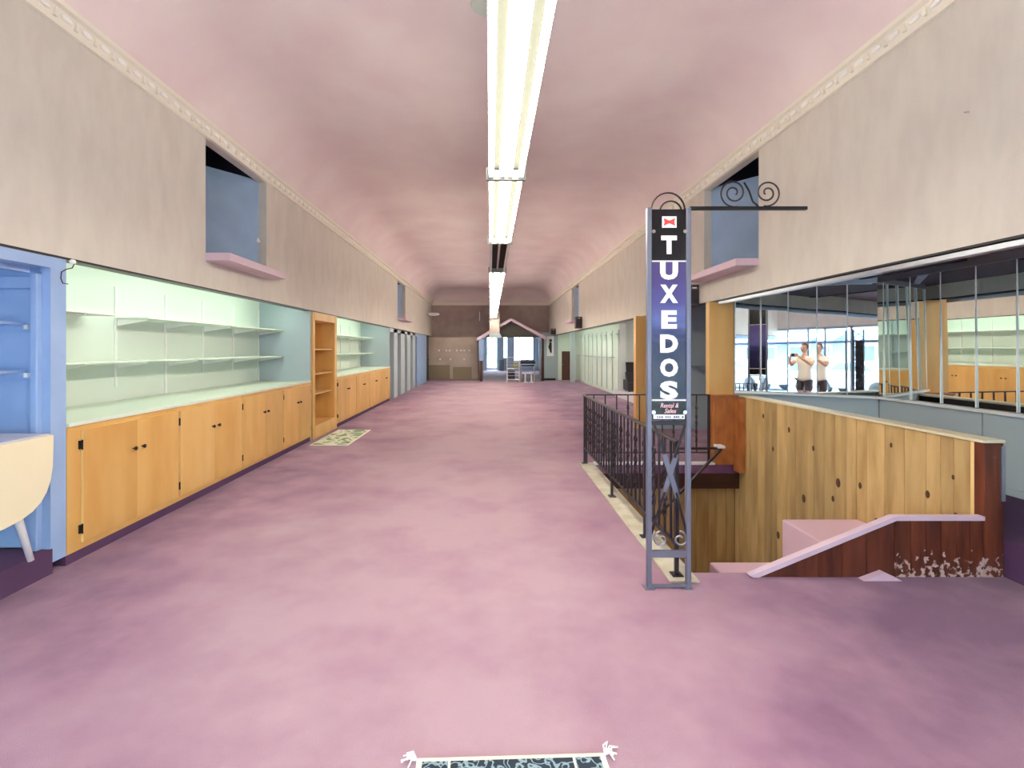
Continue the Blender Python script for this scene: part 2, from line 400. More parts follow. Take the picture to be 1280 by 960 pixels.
for z, lb in ((1.66, 'upper light blue shelf inside the near blue booth'), (1.34, 'lower light blue shelf inside the near blue booth')):
    t = thing('booth_shelf', lb, 'shelf', (-3.8, 3.15, z), 'blue booth shelves')
    b = BM(); box(b, -4.55, -3.12, 3.06, 3.275, z, z+.018); obj('board', b, M['blue'], t)
    b = BM(); box(b, -4.55, -3.08, 3.255, 3.279, z-.035, z-.001); obj('cleat', b, M['blue'], t)
    b = BM(); box(b, -3.09, -3.065, 3.23, 3.254, z-.03, z-.001); obj('bracket', b, M['white'], t)
# drop leaf table
t = thing('drop_leaf_table', 'cream drop leaf table with round leaf and splayed legs in the blue booth', 'table', (-3.1, 2.55, .166))
def leaf_outline(n=16):
    pts = []; yc, ry = 2.5, .645
    for i in range(n+1):
        a = PI*i/n; pts.append((yc+ry*math.copysign(abs(math.cos(a))**.42, math.cos(a)), .93-.46*abs(math.sin(a))**.62 - .02))
    return [(yc+ry, .945)] + pts + [(yc-ry, .945)]
b = BM(); prism(b, leaf_outline(), 'x', -2.835, -2.815); obj('front_leaf', b, M['creamlam'], t, label='cream hanging leaf with rounded corners')
b = BM(); prism(b, leaf_outline(), 'x', -3.42, -3.40); obj('rear_leaf', b, M['creamlam'], t)
b = BM(); box(b, -3.40, -2.836, 1.86, 3.145, .935, .955); obj('table_top', b, M['shadedtop'], t, bevel=.003)
b = BM(); box(b, -3.34, -2.9, 1.98, 3.03, .86, .934); obj('apron', b, M['creamlam'], t)
for sx in (-1, 1):
    for sy in (-1, 1):
        b = BM(); tx, ty = -3.12+sx*.16, 2.52+sy*.42
        tube(b, [(tx, ty, .86), (tx+sx*.03, ty+sy*.07, .5), (tx+sx*.07, ty+sy*.13, .167)], [.027, .024, .017], 12)
        obj('leg', b, M['white'], t, smooth=True)

def bay(side_s, y0, y1, back, zt, nm, matback, matend, toe=True, lab=''):
    """a recessed display bay in the side wall"""
    s = side_s
    b = BM(); xs = sorted((s*back, s*(back+.08))); box(b, xs[0], xs[1], y0, y1, 0, zt)
    struct('wall_' + nm, b, matback, lab + ', back wall')
    b = BM(); xs = sorted((s*(W+.005), s*back)); box(b, xs[0], xs[1], y1, y1+.05, 0, zt)
    struct('wall_' + nm + '_end', b, matend, lab + ', far end wall')
    b = BM(); xs = sorted((s*(W+.1), s*back)); box(b, xs[0], xs[1], y0, y1+.05, zt, zt+.04)
    struct('ceiling_' + nm, b, matback, lab + ', ceiling', 'ceiling')
    # unseen strip light added behind the fascia to brighten the bay
    t = thing('unseen_strip_light', 'unseen added fluorescent strip behind the fascia of ' + lab, 'light', (s*(W+.16), (y0+y1)/2, zt-.06))
    b = BM(); xs = sorted((s*(W+.11), s*(W+.2))); box(b, xs[0], xs[1], y0+.2, y1-.2, zt-.03, zt-.001); obj('housing', b, M['white'], t)
    b = BM(); tube(b, [(s*(W+.155), y0+.25, zt-.05), (s*(W+.155), y1-.25, zt-.05)], .016, 8); obj('tube', b, M['dtube'], t, smooth=True)
bay(-1, 3.37, 7.94, 3.76, 2.26, 'left_bay', M['mintwall'], M['greyblue'], lab='pale mint display bay nearest on the left')
bay(-1, 9.26, 14.2, 3.78, 2.26, 'left_far_bay', M['mintwall'], M['greyblue'], lab='pale mint display bay beyond the tall bookcase')
b = BM(); box(b, -3.76, -3.0, 3.37, 3.40, .98, 2.26); struct('wall_left_bay_near', b, M['mintwall'], 'pale mint near end wall of the nearest left display bay')
# carpet toe strips
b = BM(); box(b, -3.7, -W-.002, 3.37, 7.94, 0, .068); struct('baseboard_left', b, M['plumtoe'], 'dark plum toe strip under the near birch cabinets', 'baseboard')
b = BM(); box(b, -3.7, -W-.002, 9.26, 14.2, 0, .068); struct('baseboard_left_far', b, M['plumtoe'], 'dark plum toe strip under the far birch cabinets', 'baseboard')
# countertops
def counter(y0, y1, lb):
    b = BM(); box(b, -3.75, -W+.015, y0+.005, y1-.005, .955, .982)
    recentre(tag(obj('countertop', b, M['mint'], bevel=.003), lb, 'countertop'))
counter(3.375, 7.94, 'long pale mint countertop on the near birch cabinets')
counter(9.27, 14.19, 'pale mint countertop on the birch cabinets past the tall bookcase')
def knob(y, z, par):
    b = BM(); lathe(b, [(.006,-.022),(.007,-.01),(.016,0),(.017,.008),(.01,.014)], (-W+.042, y, z), 'x', 10)
    obj('knob', b, M['black'], par, smooth=True)
def cabinet(y0, y1, ys, ye, lab, grp, light=None, detail=True):
    t = thing('base_cabinet', lab, 'cabinet', (-3.3, (ys+ye)/2, .069), grp)
    b = BM(); box(b, -3.72, -W, ys, ye, .069, .953); obj('body', b, M['birch'], t)
    ym = (y0+y1)/2
    for i, (a, c) in enumerate(((y0, ym-.0015), (ym+.0015, y1))):
        b = BM(); fs = box(b, -W+.001, -W+.021, a, c, .115, .915)
        for f in fs:
            f.normal_update()
            if abs(f.normal.x) < .5: f.material_index = 1  # paler ply edges; their lit look is put into the colour
        d = obj('door', b, [M['birchlight'] if light == i else M['birch'], M['birchedge']], t, label=('paler birch door' if light == i else None))
        knob(ym + (-.05 if i == 0 else .05), .69, d)
        if detail:
            for z in (.215, .815):
                b = BM(); yy = a if i == 0 else c; sg = -1 if i == 0 else 1
                box(b, -W+.001, -W+.012, yy+sg*.003, yy+sg*.022, z-.03, z+.03); tube(b, [(-W+.016, yy+sg*.004, z-.035), (-W+.016, yy+sg*.004, z+.035)], .006, 6)
                obj('hinge', b, M['black'], d)
M['birchlight'] = mat('pale_birch_plywood', (232,190,122), .42, col2=(224,178,104), scale=2.2, stretch=(2,2,.5))
G1 = 'near birch base cabinets on the left'
cabinet(3.49, 4.555, 3.375, 4.57, 'birch cabinet with two doors, nearest, beside the blue jamb', G1)
cabinet(4.585, 5.72, 4.571, 5.735, 'birch cabinet with one paler left door, second from the blue jamb', G1, light=0)
cabinet(5.75, 6.86, 5.736, 6.875, 'birch cabinet with two doors, third from the blue jamb', G1)
cabinet(6.89, 7.90, 6.876, 7.938, 'birch cabinet with two doors, last before the tall bookcase', G1)
G2 = 'far birch base cabinets on the left'
ey = [9.27, 10.6, 11.8, 12.98, 14.19]
for i, n in enumerate(('nearest of the far run, right after the tall bookcase', 'second of the far run past the bookcase', 'third of the far run past the bookcase', 'last of the far run, before the grey posts')):
    cabinet(ey[i]+.02+(.05 if i == 0 else 0), ey[i+1]-.02, ey[i]+.001, ey[i+1]-.001, 'birch cabinet with two doors, ' + n, G2, detail=(i == 0))
# tall bookcase
t = thing('tall_bookcase', 'tall open birch bookcase between the two left display bays', 'bookcase', (-3.15, 8.6, 0))
b = BM(); box(b, -3.4, -W+.02, 8.0, 8.1, 0, 2.11); obj('side_panel', b, M['birch'], t)
b = BM(); box(b, -3.4, -W+.02, 9.12, 9.25, 0, 2.11); obj('side_panel', b, M['birch'], t)
b = BM(); box(b, -3.4, -W+.02, 8.101, 9.119, 1.98, 2.11); obj('top_panel', b, M['birchlight'], t)
b = BM(); box(b, -3.4, -W+.02, 8.101, 9.119, 0.001, .22); obj('plinth', b, M['birchlight'], t)
b = BM(); box(b, -3.42, -3.401, 8.0, 9.25, 0.001, 2.11); obj('back_panel', b, M['birch'], t)
for z in (.74, 1.08, 1.5):
    b = BM(); box(b, -3.4, -W-.03, 8.102, 9.118, z-.02, z); obj('shelf', b, M['birchlight'], t)
# shelf standards and shelves of the near bay
def standard(x, y, z0, z1, lab, grp, s=-1):
    b = BM(); box(b, min(x, x-s*.014), max(x, x-s*.014), y-.014, y+.014, z0, z1)
    for k in range(int((z1-z0)/.05)):
        z = z0+.03+k*.05
    return recentre(tag(obj('shelf_standard', b, M['white'], bevel=.002), lab, 'shelf standard', grp))
ordn = ['first', 'second', 'third', 'fourth', 'fifth', 'sixth']
for i, y in enumerate((4.14, 4.89, 5.64, 6.37, 7.12, 7.9)):
    lo = (1.2, 1.12, .985, 1.2, 1.2, .985)[i]
    standard(-3.76, y, lo, 2.12, 'white metal shelf standard on the near mint wall, %s from the blue jamb' % ordn[i], 'shelf standards in the near bay')
def wshelf(y0, y1, z, depth, lab, grp, back=3.75, ys=None, s=-1):
    t = thing('wall_shelf', lab, 'shelf', (s*(back-depth/2-.02), (y0+y1)/2, z), grp)
    b = BM(); x = sorted((s*(back-.016), s*(back-.016-depth))); box(b, x[0], x[1], y0, y1, z, z+.016); obj('board', b, M['mint'], t, bevel=.002)
    for y in (ys or []):
        b = BM(); prism(b, [(s*(back-.016), z-.002), (s*(back-.016-depth*.9), z-.002), (s*(back-.016-depth*.9), z-.015), (s*(back-.016), z-.07)], 'y', y-.006, y+.006)
        obj('bracket', b, M['white'], t)
wshelf(3.42, 4.5, 1.80, .33, 'short upper white shelf nearest the blue jamb', 'near bay shelves', ys=[4.14])
wshelf(4.86, 6.3, 1.80, .33, 'upper white shelf in the middle of the near mint bay', 'near bay shelves', ys=[4.89, 5.64])
wshelf(6.34, 7.93, 1.79, .38, 'upper white shelf against the grey end of the near mint bay', 'near bay shelves', ys=[6.37, 7.12, 7.9])
wshelf(3.42, 5.62, 1.37, .33, 'lower white shelf at the near end of the mint bay', 'near bay shelves', ys=[4.14, 4.89])
wshelf(5.64, 7.93, 1.37, .38, 'lower white shelf at the far end of the near mint bay', 'near bay shelves', ys=[5.66, 6.37, 7.12, 7.9])
for i, y in enumerate((9.9, 10.7, 11.5, 12.3, 13.1, 13.9)):
    standard(-3.78, y, 1.0, 2.1, 'white shelf standard on the far mint wall, %s past the bookcase' % ordn[i], 'shelf standards in the far bay')
wshelf(9.3, 14.1, 1.80, .38, 'upper white shelf in the mint bay past the bookcase', 'far bay shelves', 3.77, [9.9, 11.5, 13.1, 13.9])
wshelf(9.3, 14.1, 1.37, .38, 'lower white shelf in the mint bay past the bookcase', 'far bay shelves', 3.77, [9.9, 11.5, 13.1, 13.9])
# wire hook at jamb
t = thing('wall_hook', 'curved dark wire hook with white knob at the top of the blue jamb', 'hook', (-2.9, 3.4, 2.1))
b = BM(); lathe(b, [(.006,-.02),(.016,-.012),(.02,0),(.014,.014),(.004,.018)], (-2.91, 3.40, 2.105), 'x', 10); obj('knob', b, M['whiteprint'], t, smooth=True)
b = BM(); tube(b, [(-2.9, 3.40, 2.09), (-2.9, 3.385, 2.06), (-2.9, 3.34, 2.045), (-2.9, 3.30, 2.02), (-2.9, 3.295, 1.975), (-2.9, 3.31, 1.945), (-2.9, 3.35, 1.945)], .0035, 6); obj('wire', b, M['iron'], t, smooth=True)
# ceiling clips in bay
for i, y in enumerate((5.3, 6.9)):
    b = BM(); lathe(b, [(.03, 0), (.035, .01), (.03, .02)], (-3.6, y, 2.239), 'z', 10)
    recentre(tag(obj('puck_light', b, emis('puck', (255,255,255), 3)), 'small white puck light under the mint bay ceiling, %s one' % ('near', 'far')[i], 'light', 'puck lights'))

# grey fitting room posts beyond
t = thing('fitting_partition', 'row of grey upright panels with dark gaps beyond the left cabinets', 'partition', (-3.2, 17, 0))
for a, c in ((14.83, 15.4), (15.96, 16.7), (17.2, 17.9), (18.4, 19.0)):
    b = BM(); box(b, -3.05, -W, a, c, 0.001, 2.11); obj('upright_panel', b, M['greyblue'], t)
b = BM(); box(b, -3.05, -W, 14.26, 19.5, 2.0, 2.112); obj('head_rail', b, M['greyblue'], t)
b = BM(); box(b, -3.9, -3.8, 14.25, 23.4, 0, 2.3); struct('wall_left_far', b, mat('dim_grey_paint', (96,90,84), .8), 'dim grey back wall behind the upright panels')
b = BM(); box(b, -3.8, -3.05, 14.25, 23.4, 2.26, 2.3); struct('ceiling_left_far', b, M['greyblue'], 'grey soffit behind the upright panels', 'ceiling')
b = BM(); box(b, -3.06, -W, 19.5, 22.4, 0, 2.115); struct('wall_left_blue', b, M['blue'], 'pale blue wall panel at the far left')
t = thing('door_1', 'dark narrow door at the far left corner', 'door', (-2.9, 22.7, 0), kind='structure')
b = BM(); box(b, -3.0, -W, 22.45, 23.1, 0.0, 2.05); obj('door_leaf', b, M['black'], t)
b = BM(); lathe(b, [(.02, 0), (.03, .03), (.02, .05)], (-W, 23.0, 1.0), 'x', 8); obj('door_knob', b, M['chrome'], t)

# ================================================================= FAR END
b = BM(); box(b, -3.3, -.62, 23.5, 23.56, .02, 2.06)
for k in range(12):
    z = .2+k*.15; box(b, -3.3, -.62, 23.485, 23.501, z, z+.13)
t = thing('slatwall', 'tan slatwall display board at the far left end', 'display', (-1.9, 23.5, 0))
obj('slat_board', b, M['tan'], t)
b = BM(); box(b, -3.0, -1.95, 23.46, 23.484, .06, .72); obj('lower_panel', b, mat('olive_board', (146,134,108), .7), t)
b = BM(); box(b, -1.8, -.9, 23.46, 23.484, .06, .62); obj('lower_panel', b, mat('olive_board_2', (152,140,114), .7), t)
hk = None
for z, xs in ((1.42, (-2.45, -2.1, -1.95, -1.6, -1.4, -1.25, -1.0)), (1.0, (-3.05, -2.95, -2.4, -1.9, -1.25))):
    for x in xs:
        if hk is None:
            hk = thing('display_hook', 'small white tagged hook in the upper row on the tan slatwall, first from its left', 'hook', (x, 23.4, z), 'slatwall hooks')
            b = BM(); tube(b, [(x, 23.48, z+.03), (x, 23.33, z+.03), (x, 23.31, z+.05)], .006, 5); obj('prong', b, M['iron'], hk)
            b = BM(); box(b, x-.035, x+.035, 23.30, 23.306, z-.04, z+.04); obj('price_tag', b, M['whiteprint'], hk)
            x00, z00 = x, z
        else: dup(hk, (x-x00, 0, z-z00), 'small white tagged hook in the %s row on the tan slatwall, %s from its left' % ('upper' if z > 1.2 else 'lower', ('first','second','third','fourth','fifth','sixth','seventh')[xs.index(x)]))
# gable canopy
GY = 23.0
t = thing('gable_canopy', 'little house shaped gable over the far doorway with pink fascia boards', 'canopy', (.96, GY, 0))
def slope(x0, z0, x1, z1, th):
    b = BM(); prism(b, [(x0, z0), (x1, z1), (x1, z1-th), (x0, z0-th)], 'y', GY-.5, GY+1.39); return b
obj('roof_slope', slope(-.62, 2.0, .96, 2.93, .14), M['pinktrim'], t)
obj('roof_slope', slope(.961, 2.93, 2.55, 2.06, .14), M['pinktrim'], t)
b = BM(); prism(b, [(-.2, 2.08), (.96, 2.75), (2.3, 2.05), (2.3, 2.03), (-.2, 2.03)], 'y', GY-.2, GY-.15); obj('gable_panel', b, mat('dark_green_board', (74,72,64), .7), t)
b = BM(); box(b, 2.36, 2.5, GY-.3, GY-.16, 0.001, 2.0); obj('post', b, M['darkbrown'], t)
b = BM(); box(b, -.5, -.36, GY-.3, GY-.16, 0.001, 1.98); obj('post', b, M['tan'], t)
b = BM(); box(b, -.04, .42, GY-.72, GY-.505, 2.2, 3.2); box(b, 0, .38, GY-.505, CY1-.001, 2.98, 3.18); t = thing('air_duct', 'pale pink boxed duct with grey flared hood in front of the gable', 'duct', (.19, GY-.6, 2.0)); obj('duct_box', b, M['wallfar'], t)
b = BM(); prism(b, [(-.05, 2.199), (.43, 2.199), (.55, 2.0), (-.05, 2.0)], 'y', GY-.75, GY-.505); obj('duct_hood', b, M['greyblue'], t)

b = BM(); box(b, -.56, -.52, GY+1.3, GY+1.39, 2.9, 3.35); recentre(tag(obj('wall_strip', b, M['whiteprint']), 'short white upright strip on the brown end wall', 'strip'))
b = BM(); bmesh.ops.create_uvsphere(b, u_segments=12, v_segments=8, radius=1); bmesh.ops.scale(b, vec=(.28,.06,.08), verts=b.verts); bmesh.ops.translate(b, vec=(-2.63, 22.6, 3.1), verts=b.verts)
lt = thing('emergency_light', 'white oval emergency light high at the far left corner', 'light', (-2.7, 22.6, 3.02)); obj('lamp_body', b, M['whiteprint'], lt, smooth=True)
b = BM(); box(b, -2.93, -2.7, 22.57, 22.63, 3.06, 3.12); obj('bracket', b, M['greymetal'], lt)
# back room
b = BM(); box(b, -.35-.3, -.35-.25, 24.5, 33.5, 0, 3); box(b, 3.3, 3.35, 24.5, 33.5, 0, 3)
# back wall of the back room with openings (door, sidelight, window)
def wall_y(b, y0, y1, x0, x1, z0, z1, holes):
    xs = sorted(set([x0, x1] + [h[0] for h in holes] + [h[1] for h in holes]))
    for a, c in zip(xs, xs[1:]):
        hs = [h for h in holes if h[0] < c-1e-6 and h[1] > a+1e-6]; z = z0
        for h in sorted(hs, key=lambda q: q[2]):
            if h[2] > z: box(b, a, c, y0, y1, z, h[2])
            z = h[3]
        if z < z1: box(b, a, c, y0, y1, z, z1)
wall_y(b, 33.5, 33.6, -.65, 3.35, 0, 3, [(-.27, .49, .02, 2.6), (.92, 1.14, .9, 2.65), (1.57, 2.98, .62, 2.75)])
struct('wall_back_room', b, M['greyblue'], 'pale grey walls of the bright back room through the far doorway')
b = BM(); box(b, -.65, 3.35, 24.5, 33.6, 3, 3.05); struct('ceiling_back_room', b, M['pinktrim'], 'pale ceiling of the back room', 'ceiling')
t = thing('door_2', 'bright glazed back door at the end of the back room', 'door', (.1, 33.5, 0), kind='structure')
b = BM(); box(b, -.27, -.2, 33.5, 33.55, .03, 2.6); box(b, .42, .49, 33.5, 33.55, .03, 2.6); box(b, -.2, .42, 33.5, 33.55, 2.5, 2.6); box(b, -.2, .42, 33.5, 33.55, .03, .2); obj('door_frame', b, M['white'], t)
b = BM(); box(b, -.2, .42, 33.52, 33.53, .2, 2.5); obj('pane', b, M['glass'], t)
b = BM(); box(b, -.19, -.05, 33.44, 33.49, 1.2, 1.26); box(b, -.19, -.16, 33.44, 33.49, 1.1, 1.6); obj('door_handle', b, M['black'], t)
t = thing('window_1', 'blue framed three pane window at the end of the back room', 'window', (2.3, 33.5, .6), kind='structure')
b = BM()
for x in (1.57, 1.97, 2.5, 2.91): box(b, x, x+.07, 33.49, 33.56, .62, 2.75)
box(b, 1.57, 2.98, 33.485, 33.565, 2.38, 2.5); box(b, 1.57, 2.98, 33.49, 33.56, .62, .7)
obj('window_frame', b, mat('blue_grey_frame', (86,104,150), .5), t)
for x in (1.64, 2.04, 2.57):
    b = BM(); box(b, x, x+(.34 if x != 2.04 else .46), 33.52, 33.53, .7, 2.38); obj('pane', b, M['glass'], t)
b = BM(); box(b, .92, 1.14, 33.52, 33.53, .9, 2.65)
tag(obj('window_2', b, M['glass']), 'narrow bright sidelight next to the back door', 'window', None, 'structure')
# ground outside the back windows
b = BM(); box(b, -20, 20, 33.7, 60, -.2, -.05)
tag(obj('rear_yard', b, M['paving']), 'pale paved yard seen through the back room windows', 'ground', None, 'structure')
b = BM(); box(b, .60, .92, 33.0, 33.4, 0.001, .75); recentre(tag(obj('waste_bin', b, mat('grey_bin', (120,124,124), .6), bevel=.02), 'grey square bin beside the bright back door', 'bin'))
# things standing in the doorway
t = thing('wire_rack', 'white wire display rack standing in the far doorway', 'rack', (1.05, 22.0, 0))
for x in (.75, 1.3):
    for y in (21.8, 22.2):
        b = BM(); tube(b, [(x, y, 0), (x, y, 1.12)], .012, 6); obj('post', b, M['white'], t)
for z in (.12, .6, 1.1):
    b = BM(); box(b, .74, 1.31, 21.79, 22.21, z, z+.02); obj('shelf', b, M['white'], t)
for z in (.3, .45, .78, .92):
    b = BM(); tube(b, [(.75, 21.8, z), (1.3, 21.8, z)], .008, 5); obj('rail', b, M['white'], t)
b = BM(); box(b, .80, 1.1, 21.86, 22.14, .141, .5)
recentre(tag(obj('storage_box', b, mat('dark_box', (48,48,52), .7), bevel=.01), 'dark box on the bottom shelf of the white wire rack', 'box'))
b = BM(); box(b, 1.0, 1.26, 21.86, 22.12, .621, .9)
recentre(tag(obj('paper_stack', b, mat('olive_card', (150,150,128), .8), bevel=.01), 'pale card stack on the middle shelf of the white wire rack', 'cards'))
t = thing('display_table', 'black topped display table with pale splayed legs in the far doorway', 'table', (1.75, 22.2, 0))
b = BM(); box(b, 1.36, 2.02, 21.95, 22.4, .82, .95); obj('table_top', b, M['black'], t)
b = BM(); box(b, 1.4, 1.98, 21.97, 22.38, .72, .78); obj('rail', b, M['black'], t)
b = BM(); box(b, 1.37, 2.01, 22.36, 22.4, .951, 1.0); obj('back_ledge', b, M['black'], t)
for x in (1.42, 1.96):
    for y in (22.0, 22.34):
        b = BM(); tube(b, [(x, y, .82), (x+(.05 if x > 1.7 else -.05), y, 0)], .02, 6); obj('leg', b, M['tan'], t)
for x in (1.55, 1.82):
    b = BM(); lathe(b, [(.11,0),(.12,.02),(.03,.05),(.03,.38),(.13,.4),(.13,.44)], (x, 21.7, 0), 'z', 12)
    recentre(tag(obj('low_stool', b, M['white'], smooth=False), 'small white pedestal stool before the black display table, %s one' % ('left' if x < 1.7 else 'right'), 'stool', 'white stools'))
t = thing('poster_stand', 'pale blue poster on a dark stand left of the far doorway', 'stand', (-.5, 22.4, 0))
b = BM(); box(b, -.53, -.3, 22.4, 22.43, .95, 1.95); obj('poster', b, M['blue'], t)
b = BM(); box(b, -.47, -.36, 22.38, 22.46, 0.001, .95); obj('stand_base', b, M['darkbrown'], t)
# right far corner
b = BM(); box(b, 2.5, 3.3, 23.52, 23.6, 0, 2.3); struct('wall_far_right', b, M['greyblue'], 'grey wall right of the gabled doorway')
t = thing('picture', 'white framed picture with dark figure right of the gable', 'picture', (2.98, 23.5, 1.2))
b = BM(); box(b, 2.72, 3.05, 23.48, 23.519, 1.15, 2.1); obj('frame', b, M['whiteprint'], t)
b = BM(); bmesh.ops.create_uvsphere(b, u_segments=10, v_segments=8, radius=.07); bmesh.ops.translate(b, vec=(2.9, 23.475, 1.9), verts=b.verts); tube(b, [(2.9, 23.475, 1.82), (2.87, 23.475, 1.6), (2.92, 23.475, 1.3)], [.05, .09, .03], 8); bmesh.ops.scale(b, vec=(1, .1, 1), space=Matrix.Translation((0, -23.478, 0)), verts=b.verts); obj('figure', b, M['black'], t)
b = BM(); box(b, 2.52, 3.1, 23.2, 23.5, 0.001, .09); recentre(tag(obj('floor_plinth', b, M['black']), 'low black plinth on the floor under the framed picture', 'plinth'))
b = BM(); wall_y(b, 23.4, 23.5, 3.25, 5.0, 0, 2.3, [(3.42, 3.86, 0, 1.38)])
struct('wall_far_mint', b, M['mint'], 'pale mint wall around the small brown door')
t = thing('door_3', 'small dark brown door in the far right mint wall', 'door', (3.64, 23.4, 0), kind='structure')
b = BM(); box(b, 3.42, 3.86, 23.42, 23.46, 0, 1.38); obj('door_leaf', b, M['door_brown'], t)
b = BM(); box(b, 3.37, 3.42, 23.38, 23.41, 0, 1.43); box(b, 3.86, 3.91, 23.38, 23.41, 0, 1.43); box(b, 3.42, 3.86, 23.38, 23.41, 1.38, 1.43); obj('door_frame', b, M['mint'], t)
b = BM(); lathe(b, [(.015, -.04), (.025, -.02), (.02, 0)], (3.48, 23.41, .75), 'y', 8); obj('door_knob', b, M['chrome'], t)
# right mint wall with arched panels
b = BM(); box(b, 4.08, 4.16, 15.5, 23.4, 0, 2.3); struct('wall_right_mint', b, M['mint'], 'pale mint wall with arch topped panels on the far right')
bayy = [(15.75+i*.78) for i in range(9)]
t = thing('arched_panelling', 'row of pale mint arch topped panels along the far right wall', 'panelling', (4.05, 19, 0))
for y in bayy:
    pts = [(y-.29, .1), (y+.29, .1), (y+.29, 1.72)] + [(y+.29*math.cos(a), 1.72+.29*math.sin(a)) for a in [PI*k/8 for k in range(1, 8)]] + [(y-.29, 1.72)]
    b = BM(); prism(b, pts, 'x', 4.04, 4.079); obj('arch_panel', b, M['mint'], t)
    b = BM(); tube(b, [(4.03, y-.39, .15), (4.03, y-.39, 2.1)], .014, 6); obj('rib', b, M['greyblue'], t)
b = BM(); tube(b, [(3.85, 15.6, 1.22), (3.85, 21.9, 1.22)], .014, 8); obj('hanging_bar', b, M['greymetal'], t)
for y in (15.9, 17.9, 19.9, 21.9):
    b = BM(); tube(b, [(4.04, y, 1.22), (3.85, y, 1.22)], .01, 6); obj('bracket', b, M['greymetal'], t)
b = BM(); box(b, 3.0, 3.2, 19.9, 20.1, 0, 2.11); 
b.free()
b = BM(); box(b, 3.62, 3.82, 22.0, 22.2, 0, 2.3); struct('column_far', b, M['greyblue'], 'square grey column at the far end of the arched mint wall', 'column')
b = BM(); box(b, 4.08, 4.3, 15.4, 15.5, 0, 2.3); box(b, 4.3, 5.6, 15.5, 15.55, 0, 2.3); struct('wall_right_white', b, M['white'], 'white partition end beside the pale side room')
b = BM(); box(b, W+.1, 5.6, 9.3, 23.4, 2.3, 2.34); struct('ceiling_right_far', b, M['mint'], 'pale soffit over the far right bays', 'ceiling')
for y0, y1 in ((9.8, 15), (15.8, 22.9)):
    t = thing('unseen_strip_light', 'unseen added fluorescent strip behind the right fascia, %s one' % ('near' if y0 < 10 else 'far'), 'light', (W+.2, (y0+y1)/2, 2.22))  # strip lights added out of view to brighten the right bays
    b = BM(); box(b, W+.12, W+.22, y0, y1, 2.26, 2.299); obj('housing', b, M['white'], t)
    b = BM(); tube(b, [(W+.17, y0+.05, 2.24), (W+.17, y1-.05, 2.24)], .016, 8); obj('tube', b, M['dtube'], t, smooth=True)
# lines and armchair in side room
b = BM(); box(b, 3.95, 5.5, 9.9, 15.49, 0.001, .22); struct('floor_side_room', b, mat('pale_lilac_floor', (214,206,214), .6), 'pale raised floor of the side room', 'floor')
b = BM(); box(b, 5.5, 5.58, 9.25, 15.5, 0, 2.3); struct('wall_side_room', b, M['white'], 'white side wall of the side room')
t = thing('armchair', 'dark grey low armchair standing in the pale side room', 'chair', (4.34, 14.8, .221))
cc = mat('charcoal_cloth', (60,56,60), .8)
b = BM(); box(b, 4.12, 4.58, 14.5, 15.0, .26, .48); obj('seat', b, cc, t, bevel=.02)
b = BM(); prism(b, [(14.9, .481), (15.05, .481), (15.15, .78), (15.05, .78)], 'x', 4.18, 4.58); obj('backrest', b, cc, t)
b = BM(); box(b, 4.08, 4.119, 14.52, 15.0, .26, .56); obj('armrest', b, cc, t)
b = BM(); box(b, 4.581, 4.62, 14.52, 15.0, .26, .56); obj('armrest', b, cc, t)
for x in (4.14, 4.56):
    for y in (14.55, 14.95):
        b = BM(); box(b, x-.015, x+.015, y-.015, y+.015, .221, .26); obj('leg', b, M['black'], t)
t = thing('leaning_frame', 'grey framed mirror leaning behind the dark armchair', 'frame', (4.4, 15.3, .221))
b = BM(); prism(b, [(15.2, .222), (15.23, .222), (15.38, 1.08), (15.35, 1.08)], 'x', 4.26, 4.56); obj('frame', b, M['iron'], t)
b = BM(); prism(b, [(15.255, .5), (15.26, .5), (15.345, 1.02), (15.34, 1.02)], 'x', 4.3, 4.52); obj('mirror', b, M['mirror'], t)

# wood pilaster & grey recess beyond stair
b = BM(); box(b, 2.73, W+.02, 9.15, 9.3, 0, 2.113); struct('column_wood', b, M['birch'], 'birch faced pilaster beyond the stairwell railing', 'column')
b = BM(); box(b, W+.02, 5.6, 9.15, 9.25, 0, 2.3); struct('wall_recess', b, M['greyblue'], 'grey wall of the recess behind the stairwell')
b = BM(); box(b, 4.4, 4.5, 6.5, 9.15, 0, 2.3); struct('wall_recess_side', b, M['greyblue'], 'grey side wall of the recess behind the stairwell')
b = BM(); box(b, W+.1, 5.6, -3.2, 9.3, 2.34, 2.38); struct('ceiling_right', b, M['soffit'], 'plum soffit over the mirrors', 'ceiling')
t = thing('wall_shelf', 'small grey shelf with diagonal brace in the dark recess', 'shelf', (3.9, 9.0, 1.2))
b = BM(); box(b, 3.7, 4.38, 8.8, 9.149, 1.17, 1.19); obj('board', b, M['greymetal'], t)
b = BM(); tube(b, [(3.75, 8.85, 1.165), (4.3, 9.13, .9)], .012, 6); obj('brace', b, M['greymetal'], t)
